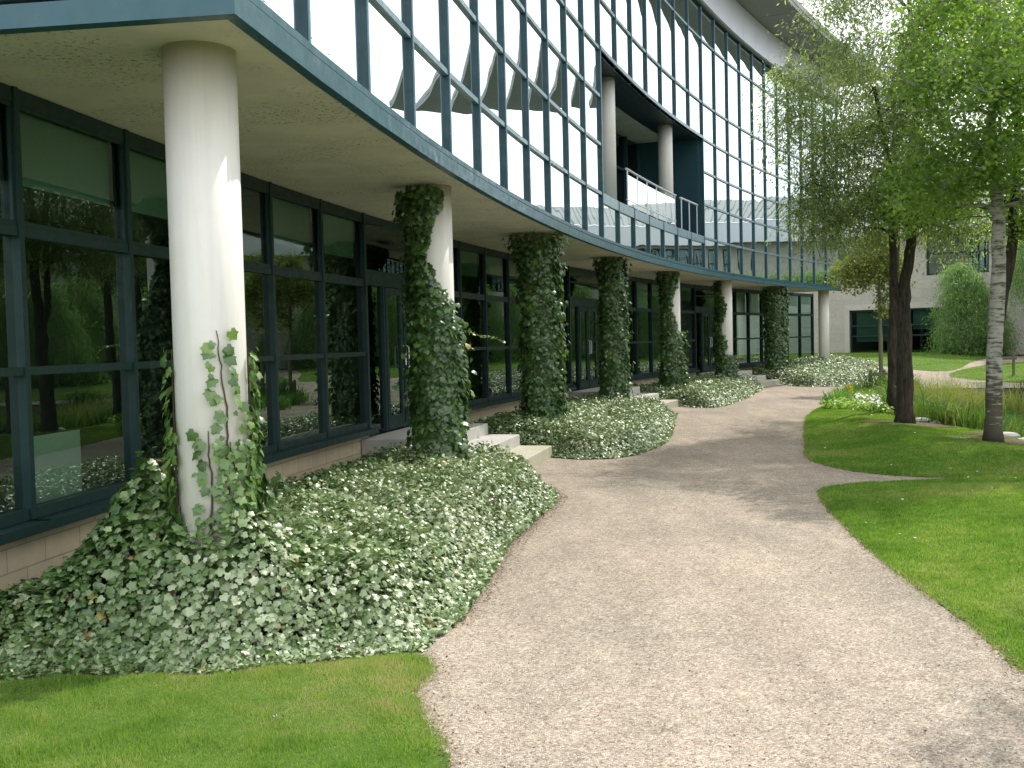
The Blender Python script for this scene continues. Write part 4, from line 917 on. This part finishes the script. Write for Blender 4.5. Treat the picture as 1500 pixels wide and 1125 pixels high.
# ------------------------------------------------------------------ far stone building, continuing round the garden
FB = empty('stone_building', (20, 55, .5)); tag(FB, 'two storey grey stone building with teal windows and ribbed metal roof beyond the trees', 'building')
M_win = m_clear('far_glass', (.62, .75, .72), 1.8)
def wall_seg(A, Bp, wins, ups, first=False):
    A = Vector(A); Bp = Vector(Bp); d = (Bp-A).normalized(); n = Vector((d.y, -d.x)); L_ = (Bp-A).length    # n faces the garden/camera
    if n.dot(-A) < 0: n = -n
    rz = math.atan2(d.y, d.x)
    def bx(mb, s0, s1, o0, o1, z0, z1):
        c = A+d*((s0+s1)/2)-n*((o0+o1)/2); mb.box((c.x, c.y, (z0+z1)/2), (s1-s0, o1-o0, z1-z0), rz); return mb
    cuts = sorted(wins); mb = MB(); z0w, z1w = .45, 3.05
    def rowwall(openings, zb, za, zo0, zo1):
        s = 0
        for a, b in openings:
            if a > s: bx(mb, s, a, 0, .3, zb, za)
            if zo0 > zb: bx(mb, a, b, 0, .3, zb, zo0)
            bx(mb, a, b, 0, .3, zo1, za); s = b
        if s < L_: bx(mb, s, L_, 0, .3, zb, za)
    rowwall(cuts, 0, 4.3, z0w, z1w); rowwall(sorted(ups), 4.304, 6.9, 4.7, 6.75)
    part(mb, 'wall', M_stone, parent=FB)
    for lst, a_, b_, low in ((cuts, z0w, z1w, 1), (sorted(ups), 4.7, 6.75, 0)):
        for s0, s1 in lst:
            fm = MB(); m = max(1, round((s1-s0)/1.5))
            for q in lin(s0+.05, s1-.05, m): bx(fm, q-.04, q+.04, .12, .22, a_, b_)
            zs = [a_+.06, a_+1.2, a_+1.75, b_-.06] if low else [a_+.05, a_+1.1, b_-.05]
            for z in zs: bx(fm, s0+.1, s1-.1, .13, .21, z-.04, z+.04)
            f = part(fm, 'window', M_teal, parent=FB)
            part(bx(MB(), s0+.05, s1-.05, .17, .18, a_+.02, b_-.02), 'pane', M_win, parent=f)
            if low or (s1-s0) > 4:
                part(bx(MB(), s0+.25, (s0+s1)/2, .45, .46, a_+.9, b_-.1), 'blind', M_blind, parent=f)
                part(bx(MB(), (s0+s1)/2+.1, s1-.2, .45, .46, a_+1.5, b_-.1), 'blind', M_blind, parent=f)
            if low:
                lm = MB(); bx(lm, s0-.25, s1+.25, -.02, .1, b_, b_+.3); bx(lm, s0-.25, s0, -.02, .1, a_-.1, b_); part(lm, 'lintel', M_pale, parent=FB)
    part(bx(MB(), 0, L_, 3.0, 3.1, 0, 6.9), 'room_wall', M_room, parent=FB)
    g = bx(MB(), -.3, L_+.3, -.7, .5, 6.92, 8.1); part(g, 'gutter_band', M_silver, parent=FB)
    rf = MB(); p0 = A+n*.75; p1 = Bp+n*.75; q0 = A-n*8; q1 = Bp-n*8
    rf.add([(p0.x, p0.y, 8.12), (p1.x, p1.y, 8.12), (q1.x, q1.y, 10.4), (q0.x, q0.y, 10.4)], [(0, 1, 2, 3)])
    ns = int(L_/.6)
    for i in range(ns+1):
        e = A+d*(L_*i/ns); a = e+n*.75; b = e-n*8
        rf.tube([(a.x, a.y, 8.15), (b.x, b.y, 10.43)], [.035, .035], 4)
    part(rf, 'roof', M_roofmetal, parent=FB)
P0 = (9.5, 62.0); P1 = (25.1, 50.3); P2 = (38.5, 40.0); P3 = (48, 26); P4 = (52, 6)
wall_seg(P0, P1, [(11.0, 17.2)], [(2, 8), (10.3, 13.6), (15, 18)])
wall_seg(P1, P2, [(.9, 5.6), (7, 16)], [(.9, 6), (7, 16)])
wall_seg(P2, P3, [(.6, 8), (8.6, 16.4)], [(.6, 8), (8.6, 16.4)])
wall_seg(P3, P4, [(.6, 10), (10.6, 19.6)], [(.6, 10), (10.6, 19.6)])
# small wall lamp on the stone wall
T = empty('wall_lamp', (13.9, 58.5, 3.4)); tag(T, 'small round lamp on the stone wall by the last column', 'lamp')
c = Vector(P0).lerp(Vector(P1), .30); nn_ = Vector((-.6, -.8)); T.location = (c.x, c.y, 3.6)
o = MB().tube([(c.x, c.y, 3.6), (c.x+nn_.x*.18, c.y+nn_.y*.18, 3.6)], [.06, .06], 10).build('bracket', M_canopy); setpivot(o, T)
o = MB().tube([(c.x+nn_.x*.18, c.y+nn_.y*.18, 3.6), (c.x+nn_.x*.24, c.y+nn_.y*.24, 3.6), (c.x+nn_.x*.34, c.y+nn_.y*.34, 3.6)], [.2, .26, .22], 16).build('lamp_shade', M_canopy); setpivot(o, T)
# pointed roof canopy on thin posts rising over the opposite wing (seen only as the dark shapes in the mirror glass)
T = empty('pointed_canopy', (25, 42, 8)); tag(T, 'dark pointed roof canopy on thin posts reflected in the mirror glass', 'canopy')
def azp(az, d): return (d*sin(rad(az)), d*cos(rad(az)))
o = MB().prism([azp(27.5, 49), azp(29.5, 40), azp(33, 34), azp(38, 46), azp(36, 51)], 13.4, 13.6).build('roof_slab', M_dark); setpivot(o, T)
for az, d in ((31, 47), (35, 47)):
    x, y = azp(az, d); o = MB().tube([(x, y, 8.2), (x, y, 13.4)], [.12, .12], 8).build('post', M_silver); setpivot(o, T)
